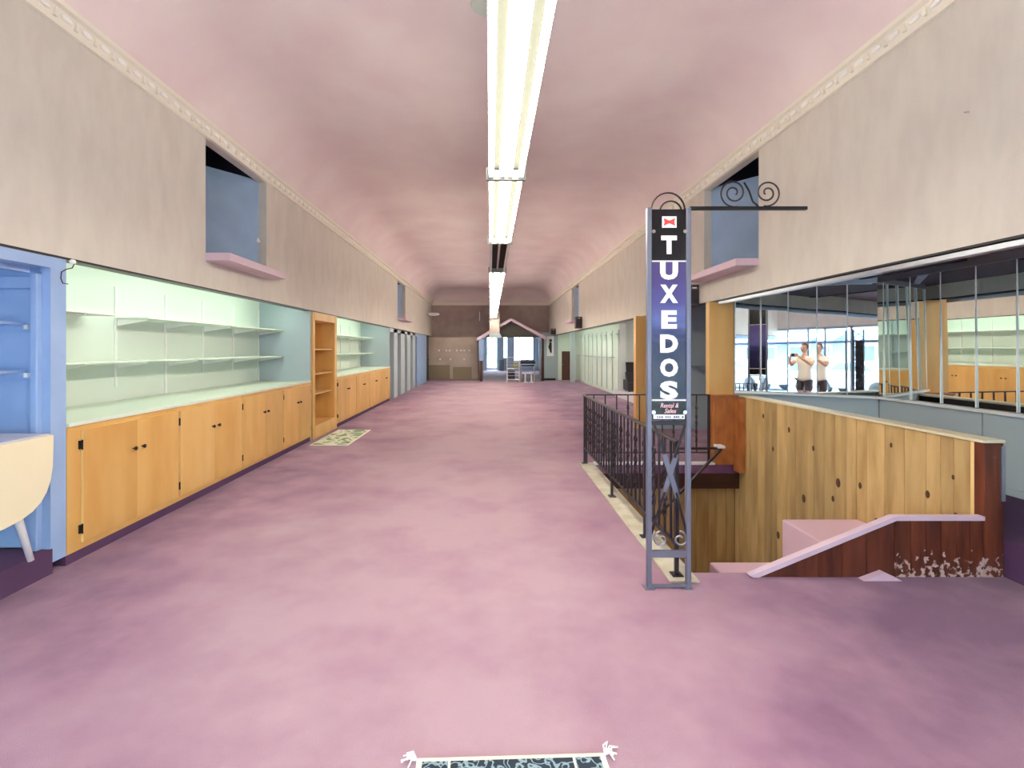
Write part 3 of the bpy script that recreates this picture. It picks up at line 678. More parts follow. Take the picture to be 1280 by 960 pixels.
# speakers
def speaker(x, y, z0, z1, lab, hw=.07):
    t = thing('wall_speaker', lab, 'speaker', (x, y, z0), 'wall speakers')
    b = BM(); box(b, x-hw, x+hw, y-.12, y+.12, z0, z1); obj('cabinet', b, mat('speaker_brown', (84,74,72), .6), t, bevel=.006)
    b = BM(); box(b, x-hw+.015, x+hw-.015, y-.127, y-.121, z0+.03, z1-.08); obj('grille', b, M['iron'], t)
    b = BM(); box(b, x-.03, x+.03, y-.128, y-.121, z1-.055, z1-.04); obj('badge', b, M['whiteprint'], t)
speaker(W-.075, 6.95, 2.10, 2.40, 'dark grey speaker under the ledge just right of the tuxedo sign')
speaker(W-.12, 15.6, 2.15, 2.52, 'brown speaker beside the far right opening', .1)
speaker(W-.12, 21.8, 2.13, 2.4, 'brown speaker at the far right corner', .1)
b = BM(); lathe(b, [(.001,-.03),(.006,-.02),(.008,0)], (W-.0, 2.99, 2.95), 'x', 6); tag(obj('wall_nail', b, M['chrome']), 'tiny nail high on the right upper wall', 'nail')

# ================================================================= STAIRWELL
# curb strip
b = BM(); box(b, 1.15, 1.34, 3.12, 6.36, 0.001, .018)
tag(obj('trim_9', b, M['marble'], bevel=.003), 'cream marble curb strip along the stairwell railing', 'curb', None, 'structure')
b = BM(); box(b, 1.34, 3.24, 6.352, 6.40, -.32, -.0); struct('fascia_stair', b, M['darkbrown'], 'dark brown fascia across the far edge of the stairwell', 'fascia')
b = BM(); box(b, 1.34, 2.9, 6.30, 6.37, .001, .03); tag(obj('shadow_trim_10', b, M['white']), 'white nosing strip on the far stairwell edge', 'nosing', None, 'structure')
# well walls
b = BM(); box(b, 1.17, 1.30, 3.17, 6.45, -3.0, -.121); struct('wall_well_left', b, M['wallfar'], 'grey side wall of the stairwell below the railing')
b = BM(); box(b, 1.17, 3.3, 3.15, 3.265, -3.0, -.121); struct('wall_well_near', b, M['wallfar'], 'grey near wall of the stairwell below the floor')
b = BM(); box(b, 1.0, 3.6, 3.0, 6.7, -3.05, -2.95); struct('floor_lower', b, M['carpet'], 'carpeted floor at the bottom of the stairs', 'floor')
# far plank wall under the fascia
b = BM(); box(b, 1.3, 3.34, 6.50, 6.56, -2.95, -.121); wf = struct('wall_well_far', b, M['darkbrown'], 'knotty pine planked wall across the far side of the stairwell')
x = 1.305
while x < 3.24:
    wd = random.uniform(.11, .16); x1 = min(x+wd, 3.245); b = BM(); box(b, x+.002, x1-.002, 6.482+random.uniform(0,.004), 6.499, -2.94, -.122); obj('plank', b, M['pine'], wf, bevel=.003); x = x1
# partition with pine planks
XP = 3.25
b = BM(); box(b, XP+.013, XP+.11, 3.4, 6.38, -.12, .88); box(b, XP+.013, XP+.11, 3.27, 6.5, -2.95, -.121)
pw = struct('wall_partition', b, M['darkbrown'], 'half height partition clad in knotty pine planks beside the stairs')
y = 3.30
while y < 6.37:
    wd = random.choice((.1, .12, .15, .19)); y1 = min(y+wd, 6.38); b = BM()
    box(b, XP-.006+random.uniform(0,.005), XP+.012, y+.0015, y1-.0015, -2.94, .878); o = obj('plank', b, M['pine'], pw, bevel=.002); y = y1
b = BM(); box(b, XP-.004, XP+.012, 6.381, 6.48, -2.94, -.33); obj('plank', b, M['pine'], pw)
# knots
for (yy, zz, r) in ((3.42,.6,.012),(3.62,.42,.02),(3.95,.72,.014),(4.28,.3,.02),(4.1,.05,.02),(4.55,.25,.03),(4.9,.5,.02),(5.3,.62,.022),(4.62,.08,.02),(5.05,-.05,.03),(5.6,.35,.02),(3.4,.33,.02),(5.8,.7,.02),(4.75,-.4,.03),(5.5,-.6,.03)):
    b = BM(); lathe(b, [(r*.6,-.002),(r,0)], (0,0,0), 'x', 9); bmesh.ops.scale(b, vec=(1,1,1.5), verts=b.verts); bmesh.ops.translate(b, vec=(XP-.0075, yy, zz), verts=b.verts)
    obj('knot', b, M['knot'] if 'knot' in M else M.setdefault('knot', mat('knot', (84,56,34), .6)), pw)
b = BM(); box(b, XP-.02, XP+.13, 3.2, 6.37, .880, .90)
b2 = tag(obj('shadow_trim_11', b, mat('cream_cap', (226,218,186), .4), bevel=.003), 'cream cap board along the top of the pine partition', 'cap', None, 'structure')
b = BM(); box(b, XP-.006, XP-.0, 3.272, 3.298, .19, .878); tag(obj('shadow_trim_12', b, M['birchedge']), 'pale edge strip at the near end of the pine planks', 'trim', None, 'structure')
# dark end post of planks
t = thing('newel_post', 'dark red brown boxed end post of the pine partition', 'post', (XP+.06, 3.25, 0))
b = BM(); box(b, XP-.01, XP+.07, 3.20, 3.27, 0.001, .878); obj('board', b, M['scuffed'], t, bevel=.002)
b = BM(); box(b, XP+.072, XP+.12, 3.205, 3.39, 0.001, .878); obj('board', b, M['scuffed'], t, bevel=.002)
b = BM(); box(b, XP+.1, XP+.125, 3.196, 3.204, .5, .86); obj('corner_strip', b, M['greymetal'], t)
# low raking wall at the near edge
t = thing('stair_kerb_wall', 'low dark plank kerb wall with sloping white cap before the stairs', 'low wall', (2.5, 3.25, 0))
def ztop(x): return .372 if x > 2.66 else .372*(x-1.75)/(2.66-1.75)
xx = [1.76, 1.98, 2.15, 2.31, 2.47, 2.655, 2.76, 2.86, 2.96, 3.06, 3.15, XP-.012]
for i in range(len(xx)-1):
    a, c = xx[i]+.002, xx[i+1]-.002
    b = BM(); prism(b, [(a, .001), (c, .001), (c, max(ztop(c), .004)), (a, max(ztop(a), .003))], 'y', 3.205, 3.24)
    obj('plank', b, M['scuffed'] if i > 4 else M['redwood'], t)
b = BM(); prism(b, [(1.72, .002), (1.76, .003), (2.66, .373), (XP-.011, .373), (XP-.011, .40), (2.65, .40), (1.70, .012)], 'y', 3.195, 3.245); obj('cap', b, M['pinktrim'], t)
b = BM(); prism(b, [(2.41, .0), (2.55, .052), (2.66, .0)], 'y', 3.15, 3.2); recentre(tag(obj('carpet_bump', b, M['stepcarpet']), 'small peak of loose carpet before the low kerb wall', 'carpet'))
# steps
st = thing('staircase', 'pink carpeted stair blocks going down behind the low kerb wall', 'stairs', (2.6, 3.9, -2.9))
for i, (x0, x1, zt, y0, y1) in enumerate(((2.57, 3.24, -.002, 3.29, 4.3), (1.93, 2.569, -.38, 3.29, 4.3), (1.32, 1.929, -.76, 3.29, 4.3), (1.32, 2.3, -1.14, 4.301, 4.7), (1.32, 2.3, -1.5, 4.701, 5.1), (1.32, 2.3, -1.9, 5.101, 5.5), (1.32, 2.3, -2.3, 5.501, 5.9))):
    b = BM(); box(b, x0, x1, y0, y1, -2.94, zt); obj('step', b, M['stepcarpet'], st, bevel=.008)
# orange box around pilaster
b = BM(); box(b, 2.87, 3.19, 6.40, 6.50, .9, 2.113)
struct('column_birch', b, M['birch'], 'birch boarded pilaster left of the mirrors', 'column')
t = thing('pilaster_box', 'orange stained plywood box at the foot of the pilaster', 'box', (3.03, 6.4, 0))
b = BM(); box(b, 2.89, 3.16, 6.31, 6.50, .0, .87); obj('front_panel', b, M['orangewood'], t)
b = BM(); box(b, 3.161, 3.24, 6.2, 6.36, -.08, .86); obj('side_panel', b, M['orangewood'], t)
b = BM(); box(b, 2.889, 3.2, 6.29, 6.50, .871, .899); obj('top_board', b, M['orangewood'], t)
# railings
def plain_bal(): b = BM(); box(b, -.007, .007, -.007, .007, 0, .66); return b
def twist_bal():
    b = BM(); rows = []
    zs = [0, .1]+[.1+.46*k/18 for k in range(1, 19)]+[.66]
    for z in zs:
        k = min(max((z-.1)/.46, 0), 1); a = k*PI*4; r = .0105+.008*math.sin(k*PI*5)**2*(1 if 0 < k < 1 else 0)
        rows.append([b.verts.new((r*math.cos(a+PI/4+j*PI/2), r*math.sin(a+PI/4+j*PI/2), z)) for j in range(4)])
    for p, q in zip(rows, rows[1:]):
        for j in range(4): b.faces.new((p[j], p[(j+1) % 4], q[(j+1) % 4], q[j]))
    b.faces.new(rows[0][::-1]); b.faces.new(rows[-1]); return b
def bars(t, pts):
    pb = obj('baluster', plain_bal(), M['iron'], t, local=True); tb = obj('baluster', twist_bal(), M['iron'], t, local=True)
    L = wloc(t); f = [True, True]
    for i, p in enumerate(pts):
        src = (pb, tb)[i % 2]; o = src
        if f[i % 2]: f[i % 2] = False
        else: o = src.copy(); C.objects.link(o)
        o.location = Vector(p)-L
t = thing('stair_railing', 'dark wrought iron railing running along the aisle side of the stairwell', 'railing', (1.22, 4.8, .018))
b = BM(); box(b, 1.20, 1.24, 3.16, 6.36, .888, .903); obj('top_rail', b, M['iron'], t, bevel=.002)
b = BM(); box(b, 1.206, 1.234, 3.2, 6.33, .21, .224); obj('bottom_rail', b, M['iron'], t)
bars(t, [(1.22, 3.3+.115*i, .225) for i in range(26)])
for y in (3.2, 3.85, 4.9, 6.33):
    b = BM(); box(b, 1.208, 1.232, y-.012, y+.012, .024, .888); p = obj('post', b, M['iron'], t)
    b = BM(); box(b, 1.185, 1.255, y-.035, y+.035, .019, .025); obj('foot_plate', b, M['iron'], p)
t = thing('stair_railing', 'dark wrought iron railing across the far side of the stairwell', 'railing', (2.05, 6.39, 0))
b = BM(); box(b, 1.245, 2.885, 6.40, 6.44, .888, .903); obj('top_rail', b, M['iron'], t, bevel=.002)
b = BM(); box(b, 1.245, 2.88, 6.406, 6.434, .13, .144); obj('bottom_rail', b, M['iron'], t)
L = [(1.36+.15*i, 6.42, .145) for i in range(10)]
pb = obj('baluster', plain_bal(), M['iron'], t, local=True); tb = obj('baluster', twist_bal(), M['iron'], t, local=True)
for o in (pb, tb): o.data.transform(Matrix.Scale(.742/.66, 4, (0,0,1)))
for i, p in enumerate(L):
    o = (pb, tb)[i % 2]
    if i > 1: o = o.copy(); C.objects.link(o)
    o.location = Vector(p)-wloc(t)
for x in (1.262, 2.87):
    b = BM(); box(b, x-.012, x+.012, 6.408, 6.432, .001, .888); obj('post', b, M['iron'], t)
# stair hand rail at far wall
t = thing('stair_handrail', 'dark bent handrail dropping down beside the orange plywood box', 'handrail', (2.7, 6.2, .2))
b = BM(); tube(b, [(2.35, 6.2, .23), (2.93, 6.2, .235)], .016, 6); obj('rail', b, M['iron'], t)
b = BM(); tube(b, [(2.93, 6.2, .23), (2.5, 6.15, -.2), (2.05, 6.1, -.62)], .022, 6); obj('rail', b, M['iron'], t)
b = BM(); box(b, 2.88, 2.97, 6.17, 6.30, .24, .27); obj('bracket', b, M['white'], t)

# ================================================================= MIRRORS
LZ = .953; TZ = 2.255; XM = 4.45; YK = 5.59
mw = thing('mirror_wall', 'wall of tall frameless mirror strips with white seams behind the stairs', 'mirror', (4.0, 4.6, 0))
def mirror(p, q, tilt=.009, yaw=0, z0=LZ+.01, z1=TZ):
    p = Vector((p[0], p[1])); q = Vector((q[0], q[1])); c = (p+q)/2; d = (q-p); L = d.length; d.normalize()
    n = Vector((-d.y, d.x));
    if n.dot(-c) < 0: n = -n
    b = BM(); box(b, -L/2+.003, L/2-.003, -.004, 0, -(z1-z0)/2, (z1-z0)/2)
    X = Vector((d.x, d.y, 0)); Z = Vector((0,0,1)); Y = Vector((-n.x, -n.y, 0))   # local +Y points away from the room
    R3 = Matrix((X, Y, Z)).transposed().to_4x4()
    # box spans local y -.004..0 : front face at -.004 towards the room
    R3 = Matrix.Rotation(yaw, 4, 'Z') @ R3 @ Matrix.Rotation(tilt if X.cross(Y).z > 0 else -tilt, 4, 'X')
    me_o = obj('mirror_strip', b, M['mirror'], mw, local=True)
    if R3.to_3x3().determinant() < 0: R3 = R3 @ Matrix.Scale(-1, 4, (1,0,0))
    mid = Vector((c.x, c.y, (z0+z1)/2)) + Vector((n.x, n.y, 0))*.012
    me_o.matrix_basis = Matrix.Translation(mid - wloc(mw)) @ R3
    # seam at q
    b = BM(); s = Vector((q.x, q.y, 0)) + Vector((n.x, n.y, 0))*.018; box(b, s.x-.004, s.x+.004, s.y-.006, s.y+.006, z0, z1)
    obj('seam_channel', b, M['seam'], mw)
ys = [YK] + [5.5-.349*i for i in range(0, 25)]
for a, c in zip(ys, ys[1:]): mirror((XM, a), (XM, c), yaw=0)
K = Vector((XM, YK)); Bp = Vector((3.2, 6.38))
for i in range(5):
    mirror(K.lerp(Bp, i/5), K.lerp(Bp, (i+1)/5), yaw=(.004, -.01, .010, -.008, .006)[i])
# walls behind mirrors
b = BM(); box(b, XM+.006, XM+.1, -3.2, YK, 0, 2.34)
for p, q in ((K, Bp),):
    d = (q-p).normalized(); n = Vector((d.y, -d.x)); n = n if n.dot(p) > 0 else -n; n = n
    a, c = p + n*.006, q + n*.006; e, g = q + n*.09, p + n*.09
    prism(b, [tuple(a), tuple(c), tuple(e), tuple(g)], 'z', 0, 2.34)
struct('wall_mirror_backing', b, M['greyblue'], 'grey blue wall under and behind the mirror strips')
# ledge and head rail
def offpath(off):
    d2 = (Bp-K).normalized(); n2 = Vector((d2.y, -d2.x)); n2 = -n2 if n2.dot(K) > 0 else n2
    return [(XM-off, -3.1), (K.x-off, K.y-off*.55), tuple(Bp + n2*off)]
def ribbon(z0, z1, off, mt, nm, lb, cat='trim'):
    P = offpath(off); Q = offpath(-.002); b = BM()
    prism(b, P + Q[::-1], 'z', z0, z1); bmesh.ops.triangulate(b, faces=[f for f in b.faces if len(f.verts) > 4])
    tag(obj(nm, b, mt), lb, cat, None, 'structure')
ribbon(LZ-.025, LZ, .05, M['white'], 'shadow_trim_13', 'white ledge under the mirror strips', 'ledge')
ribbon(TZ+.002, 2.335, .03, M['greymetal'], 'shadow_trim_14', 'grey metal head rail over the mirror strips', 'rail')
# lower grey panels
t = thing('wainscot', 'blue grey lower panels under the mirror ledge', 'panelling', (4.1, 4, .2))
for a, c in zip([5.55, 4.4, 3.3, 2.2, 1.2, .2], [4.4, 3.3, 2.2, 1.2, .2, -1]):
    b = BM(); box(b, XM-.016, XM+.004, c+.004, a-.004, .25, LZ-.026); obj('lower_panel', b, M['greyblue'], t, bevel=.003)
b = BM(); box(b, XP+.125, XM-.001, -3.1, 5.5, 0.001, .25); 
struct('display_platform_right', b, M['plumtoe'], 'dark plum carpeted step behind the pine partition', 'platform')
b.free() if False else None
b = BM(); box(b, XM-.035, XM-.017, -3.1, 5.5, .251, .31); struct('baseboard_right', b, M['greyblue'], 'grey blue baseboard below the mirror wall panels', 'baseboard')

# ================================================================= LIGHTS
FZ = 2.93
fx0 = 3.0*0
ends = [1.63-2.44+.02]
J = [-.85, 1.59, 4.03, 6.47, 8.91, 11.35, 13.79, 16.23, 18.67, 21.11, 22.2]
labs = ['nearest', 'second', 'third, unlit', 'fourth', 'fifth', 'sixth', 'seventh', 'eighth', 'ninth', 'farthest']
protoL = protoU = None
def fixture(y0, L, lit, lab):
    t = thing('fluorescent_fixture', lab, 'light', (.127, y0, FZ), 'hanging fluorescent fixtures')
    b = BM(); prism(b, [(.0, FZ+.04), (.26, FZ+.04), (.245, FZ+.055), (.19, FZ+.10), (.065, FZ+.10), (.012, FZ+.055)], 'y', y0+.02, y0+L-.02); obj('housing', b, M['housing'], t)
    b = BM(); prism(b, [(.11, FZ+.039), (.144, FZ+.039), (.131, FZ+.005), (.123, FZ+.005)], 'y', y0+.03, y0+L-.03); obj('reflector', b, M['white'], t)
    for yy in (y0+.002, y0+L-.022):
        b = BM(); box(b, -.036, .29, yy, yy+.02, FZ-.04, FZ+.06); e = obj('end_plate', b, M['endplate'], t)
    for x in ((.0085, .097, .16, .25) if lit else (.0085, .25)):
        b = BM(); tube(b, [(x, y0+.06, FZ), (x, y0+L-.06, FZ)], .0205, 12); tb = obj('tube', b, M['tube'] if lit else M['offtube'], t, smooth=True)
        for yy in (y0+.023, y0+L-.06):
            b = BM(); box(b, x-.02, x+.02, yy, yy+.037, FZ-.03, FZ+.039); obj('lamp_holder', b, M['white'], tb)
    for yy in (y0+.4, y0+L-.4):
        b = BM(); tube(b, [(.127, yy, FZ+.105), (.127, yy, CZ-.012)], .003, 5); obj('wire', b, M['iron'], t)
    return t
for i in range(len(J)-1):
    lit = i != 3
    L = J[i+1]-J[i]
    nm = ('nearest, above the viewer', 'second from the viewer', 'third from the viewer', 'fourth from the viewer, its tubes unlit', 'fifth from the viewer', 'sixth from the viewer', 'seventh from the viewer', 'eighth from the viewer', 'ninth from the viewer', 'farthest, by the end wall')[i]
    if i == len(J)-2 or i in (0, 3): fixture(J[i], L, lit, 'long hanging strip light, ' + nm); 
    elif i == 1: P1 = fixture(J[i], L, True, 'long hanging strip light with four lit tubes, ' + nm)
    else: dup(P1, (0, J[i]-J[1], 0), 'long hanging strip light, ' + nm)
b = BM(); lathe(b, [(.14, CZ-.035), (.15, CZ-.02), (.15, CZ-.001)], (-.02, 4.15, 0), 'z', 24)
recentre(tag(obj('ceiling_plate', b, M['mint'], smooth=False), 'round pale green plate on the ceiling beside the strip light', 'plate'))

# ================================================================= RUGS
def rug(x0, x1, y0, y1, field, border, name, lab, inner, rot=0):
    cx, cy = (x0+x1)/2, (y0+y1)/2
    t = thing(name, lab, 'rug', (cx, cy, .001)); hx, hy = (x1-x0)/2, (y1-y0)/2
    b = BM(); box(b, -hx, hx, -hy, hy, 0, .010); obj('border', b, border, t, local=True, bevel=.003)
    b = BM(); box(b, -hx+inner, hx-inner, -hy+inner, hy-inner, .0102, .013); obj('field', b, field, t, local=True)
    t.rotation_euler.z = rot; return t, hx, hy
t, hx, hy = rug(-.25, .44, .75, 1.79, M['rugfield'], M['cornice'], 'area_rug', 'dark navy patterned rug with cream edge and tassels at the bottom', .022, .035)
b = BM()
for x in (-hx+.12, hx-.12): box(b, x-.004, x+.004, -hy+.022, hy-.022, .0131, .0145)
box(b, -hx+.12, hx-.12, hy-.13, hy-.122, .0131, .0145)
obj('border_line', b, M['cornice'], t, local=True)
for sx in (-1, 1):
    b = BM()
    for k in range(9):
        a = random.uniform(-1.2, 1.2); r = random.uniform(.03, .06); p0 = Vector((sx*hx, hy-.005, .006))
        p2 = p0 + Vector((sx*r*math.cos(a), r*math.sin(a)+.01, .002)); p1 = (p0+p2)/2 + Vector((random.uniform(-.01,.01), random.uniform(-.01,.01), .012))
        tube(b, [p0, p1, p2], .003, 5)
    obj('tassel', b, M['whiteprint'], t, local=True)
rug(-2.80, -2.2, 7.55, 9.0, M['greenmat'], M['cornice'], 'floor_mat', 'small green and cream patterned mat before the tall bookcase', .03)

# ================================================================= SIGN
SY = 3.06
def text(body, size, x, z, y, mt, parent, name='lettering', off=0, shear=0, ext=.002, sx=1, fit=None):
    cu = bpy.data.curves.new(name, 'FONT'); cu.body = body; cu.size = size; cu.align_x = 'CENTER'; cu.align_y = 'CENTER'; cu.offset = off; cu.shear = shear; cu.extrude = ext; cu.resolution_u = 3
    o = bpy.data.objects.new(name, cu); C.objects.link(o); bpy.context.view_layer.update()
    me = bpy.data.meshes.new_from_object(o.evaluated_get(bpy.context.evaluated_depsgraph_get())); bpy.data.objects.remove(o)
    me.name = name; me.materials.clear(); me.materials.append(mt)
    xs = [v.co.x for v in me.vertices]; yy = [v.co.y for v in me.vertices]
    c = Vector(((min(xs)+max(xs))/2, (min(yy)+max(yy))/2, 0))
    if fit: fx, fy = fit[0]/(max(xs)-min(xs)), fit[1]/(max(yy)-min(yy))
    else: fx, fy = sx, 1
    me.transform(Matrix.Translation(-c)); me.transform(Matrix.Diagonal((fx, fy, 1, 1)))
    me.transform(Matrix.Rotation(PI/2, 4, 'X')); me.transform(Matrix.Translation((x, y, z)))
    ob = bpy.data.objects.new(name, me); C.objects.link(ob); ob.parent = parent
    if parent.type == 'EMPTY': ob.location = -wloc(parent)
    return ob
def PX(px): return (px-613)/610*SY
def PZ(py): return 1.5-(py-436)/610*SY
t = thing('tuxedos_sign', 'tall narrow metal framed sign reading TUXEDOS with scrolled arm beside the stairwell', 'sign', (1.11, SY, 0))
for x in (PX(811), PX(860)):
    b = BM(); box(b, x-.015, x+.015, SY-.015, SY+.015, 0.001, PZ(260)); p = obj('post', b, M['signframe'], t, bevel=.003)
    b = BM(); box(b, x-.03, x+.03, SY-.03, SY+.03, 0.001, .007); obj('foot_plate', b, M['greymetal'], p)
b = BM(); box(b, PX(813), PX(858), SY-.012, SY+.012, PZ(696), PZ(688)); obj('crossbar', b, M['signframe'], t)
b = BM(); box(b, PX(813), PX(858), SY-.01, SY+.01, .008, .022); obj('crossbar', b, M['signframe'], t)
b = BM(); box(b, PX(813), PX(858), SY-.01, SY+.01, PZ(531), PZ(526)); obj('crossbar', b, M['iron'], t)
# panel
pn = BM(); box(pn, PX(814), PX(857), SY-.006, SY+.006, PZ(499), PZ(327)); panel = obj('sign_panel', pn, M['signprint'], t)
b = BM(); box(b, PX(814), PX(857), SY-.007, SY+.006, PZ(326), PZ(262)); top = obj('sign_panel', b, M['blackprint'], t, label='black top panel with bow tie')
b = BM(); box(b, PX(814), PX(857), SY-.007, SY+.006, PZ(525), PZ(501)); bot = obj('sign_panel', b, M['blackprint'], t, label='black bottom panel with red lettering')
b = BM(); box(b, PX(814), PX(857), SY-.009, SY+.004, PZ(501), PZ(499)); obj('divider', b, M['whiteprint'], t)
b = BM(); box(b, PX(814), PX(857), SY-.009, SY+.004, PZ(327.5), PZ(326)); obj('divider', b, M['whiteprint'], t)
for ch, y0, y1 in (('T',295,318),('U',327,350),('X',356,379),('E',388,411),('D',418,441),('O',448,471),('S',476,499)):
    text(ch, .145, PX(835.5), PZ((y0+y1)/2), SY-.011, M['whiteprint'], panel if ch != 'T' else top, 'letter', off=.008, fit=((.098 if ch in 'TE' else .112), .115))
text('Rental &', .04, PX(836), PZ(506.6), SY-.012, M['redprint'], bot, 'lettering', off=.0012, shear=.3, fit=(.115, .03))
text('Sales', .04, PX(837), PZ(513.3), SY-.012, M['redprint'], bot, 'lettering', off=.0012, shear=.3, fit=(.075, .03))
text('Rental &', .04, PX(836)-.001, PZ(506.6)+.001, SY-.0155, M['whiteprint'], bot, 'lettering', off=-.0002, shear=.3, fit=(.113, .028), ext=.0008)
text('Sales', .04, PX(837)-.001, PZ(513.3)+.001, SY-.0155, M['whiteprint'], bot, 'lettering', off=-.0002, shear=.3, fit=(.073, .028), ext=.0008)
b = BM(); box(b, PX(816), PX(855), SY-.011, SY-.0072, PZ(523.5), PZ(518)); strip = obj('white_strip', b, M['whiteprint'], bot)
b = BM()
for k in range(14): box(b, PX(818+k*2.6), PX(818+k*2.6+random.uniform(1,2)), SY-.012, SY-.0111, PZ(522), PZ(520)) if k % 4 else None
obj('small_print', b, M['iron'], bot)
# bow tie
b = BM(); box(b, PX(827), PX(845), SY-.010, SY-.0072, PZ(285), PZ(271)); obj('logo_ground', b, M['whiteprint'], top)
b = BM(); cx, cz = PX(836), PZ(278)
for s in (-1, 1): prism(b, [(cx, cz+.008), (cx+s*.036, cz+.024), (cx+s*.03, cz), (cx+s*.036, cz-.024), (cx, cz-.008)], 'y', SY-.0125, SY-.0101)
obj('bow_tie', b, M['redprint'], top)
for (x, y) in ((816, 290), (855, 290), (816, 515), (855, 515)):
    b = BM(); lathe(b, [(.012,-.01),(.012,0)], (PX(x), SY-.008, PZ(y)), 'y', 8); obj('clamp', b, M['chrome'], t)
# X braces below the sign
def flatbar(p, q, wd, y, name='brace', m=M['iron'], dth=.004):
    b = BM(); p = Vector(p); q = Vector(q); d = (q-p).normalized(); n = Vector((-d.y, d.x))*wd/2
    prism(b, [tuple(p+n), tuple(q+n), tuple(q-n), tuple(p-n)], 'y', y-dth, y+dth); return obj(name, b, m, t)
flatbar((PX(830), PZ(568)), (PX(847), PZ(622)), .03, SY-.004, m=M['signframe']); flatbar((PX(846), PZ(568)), (PX(829), PZ(622)), .03, SY+.006, m=M['signframe'])
flatbar((PX(817), PZ(528)), (PX(833), PZ(572)), .014, SY+.004); flatbar((PX(857), PZ(528)), (PX(843), PZ(572)), .014, SY-.004)
flatbar((PX(831), PZ(615)), (PX(814), PZ(668)), .014, SY+.004); flatbar((PX(845), PZ(615)), (PX(858), PZ(668)), .014, SY-.004)
def spiral(cx, cz, r0, r1, a0, turns, y, rad, flat=None, n=30):
    return [(cx+(r0+(r1-r0)*k/n)*math.cos(a0+turns*2*PI*k/n), y, cz+(r0+(r1-r0)*k/n)*math.sin(a0+turns*2*PI*k/n)) for k in range(n+1)]
for cx, sg in ((826, 1), (850, -1)):
    b = BM(); tube(b, spiral(PX(cx), PZ(674), .05, .015, PI/2, sg*1.15, SY, 0), .006, 6); obj('scroll', b, M['greymetal'], t, smooth=True)
# top arch
for dy, c0 in ((0, 835), (.05, 842)):
    b = BM(); R0 = .105 if dy == 0 else .07
    tube(b, [(PX(c0)+R0*math.cos(a), SY+dy, PZ(263)+R0*1.05*math.sin(a)) for a in [PI*k/14 for k in range(15)]], .009, 6, flat=.5); obj('top_arch', b, M['black'], t, smooth=True)
# arm with scrolls
b = BM(); box(b, PX(862), PX(1008), SY-.012, SY+.012, PZ(262.5), PZ(258.5)); obj('arm', b, M['black'], t)
b = BM(); tube(b, spiral(PX(917), PZ(241), .09, .018, -PI*.42, -1.9, SY, 0, n=48), .0055, 6); obj('scroll', b, M['iron'], t, smooth=True)
b = BM(); tube(b, spiral(PX(959), PZ(241), .085, .015, -PI*.58, 1.9, SY, 0, n=48), .0055, 6); obj('scroll', b, M['iron'], t, smooth=True)
b = BM(); tube(b, [(PX(930), SY, PZ(228)), (PX(936), SY, PZ(238)), (PX(941), SY, PZ(252)), (PX(948), SY, PZ(258))], .006, 6); obj('scroll_link', b, M['black'], t)

# ================================================================= STOREFRONT behind the viewer (seen in the mirrors)
t = thing('window_3', 'wide shop front glazing behind the viewer, seen in the mirror strips', 'window', (0, -3.25, 0), kind='structure')
mx = [-4.85, -3.6, -2.6, -1.5, -.45, .6, 1.7, 2.7, 3.7, 4.8]
b = BM()
for x in mx: box(b, x-.03, x+.03, -3.29, -3.22, .12, 2.35)
box(b, -4.88, 4.83, -3.29, -3.22, 0, .12); box(b, -4.88, 4.83, -3.285, -3.225, 1.85, 1.92); box(b, -4.88, 4.83, -3.29, -3.22, 2.28, 2.35)
obj('window_frame', b, M['greymetal'], t)
for a, c in zip(mx, mx[1:]):
    b = BM(); box(b, a+.03, c-.03, -3.262, -3.256, .12, 2.28); obj('pane', b, M['glass'], t)
# street
b = BM(); box(b, -30, 30, -7, -3.35, -.2, -.02); tag(obj('pavement', b, M['paving']), 'pale pavement outside the shop front, seen in the mirrors', 'pavement', None, 'structure')
b = BM(); box(b, -40, 40, -40, -7, -.3, -.12); tag(obj('road', b, M['asphalt']), 'grey road outside the shop, seen in the mirrors', 'road', None, 'structure')
def building(x0, x1, y, h, m, lab):
    t = thing('building', lab, 'building', ((x0+x1)/2, y, -.12), 'buildings across the street')
    b = BM(); box(b, x0, x1, y-6, y, -.12, h); obj('wall', b, m, t)
    b = BM(); box(b, x0-.1, x1+.1, y-6, y+.25, h, h+.25); obj('parapet', b, M['white'], t)
    n = int((x1-x0)/2.2)
    for z in (.3, 3.6):
        if z+1.9 > h: continue
        for k in range(n):
            xc = x0+(k+.5)*(x1-x0)/n; b = BM(); box(b, xc-.6, xc+.6, y+.001, y+.08, z, z+1.9); f = obj('window', b, M['white'], t)
            b = BM(); box(b, xc-.5, xc+.5, y+.081, y+.1, z+.1, z+1.8); obj('pane', b, M['greyglass'], f)
    b = BM(); prism(b, [(y+.1, 2.9), (y+1.1, 2.45), (y+1.1, 2.4), (y+.1, 2.8)], 'x', x0+.3, x1-.3); obj('awning', b, M['facadeblue'] if m is not M['facadeblue'] else M['white'], t)
building(-24, -15, -17, 6.5, M['facade'], 'pale building across the street reflected at the left of the mirrors')
building(-14.8, -8.5, -17, 5.2, M['facadeblue'], 'blue building across the street reflected in the mirrors')
building(-8.3, 2, -17, 6.8, M['facade'], 'cream building with blue awning across the street')
building(2.2, 12, -17, 5.8, M['facade'], 'low pale building across the street behind the viewer')
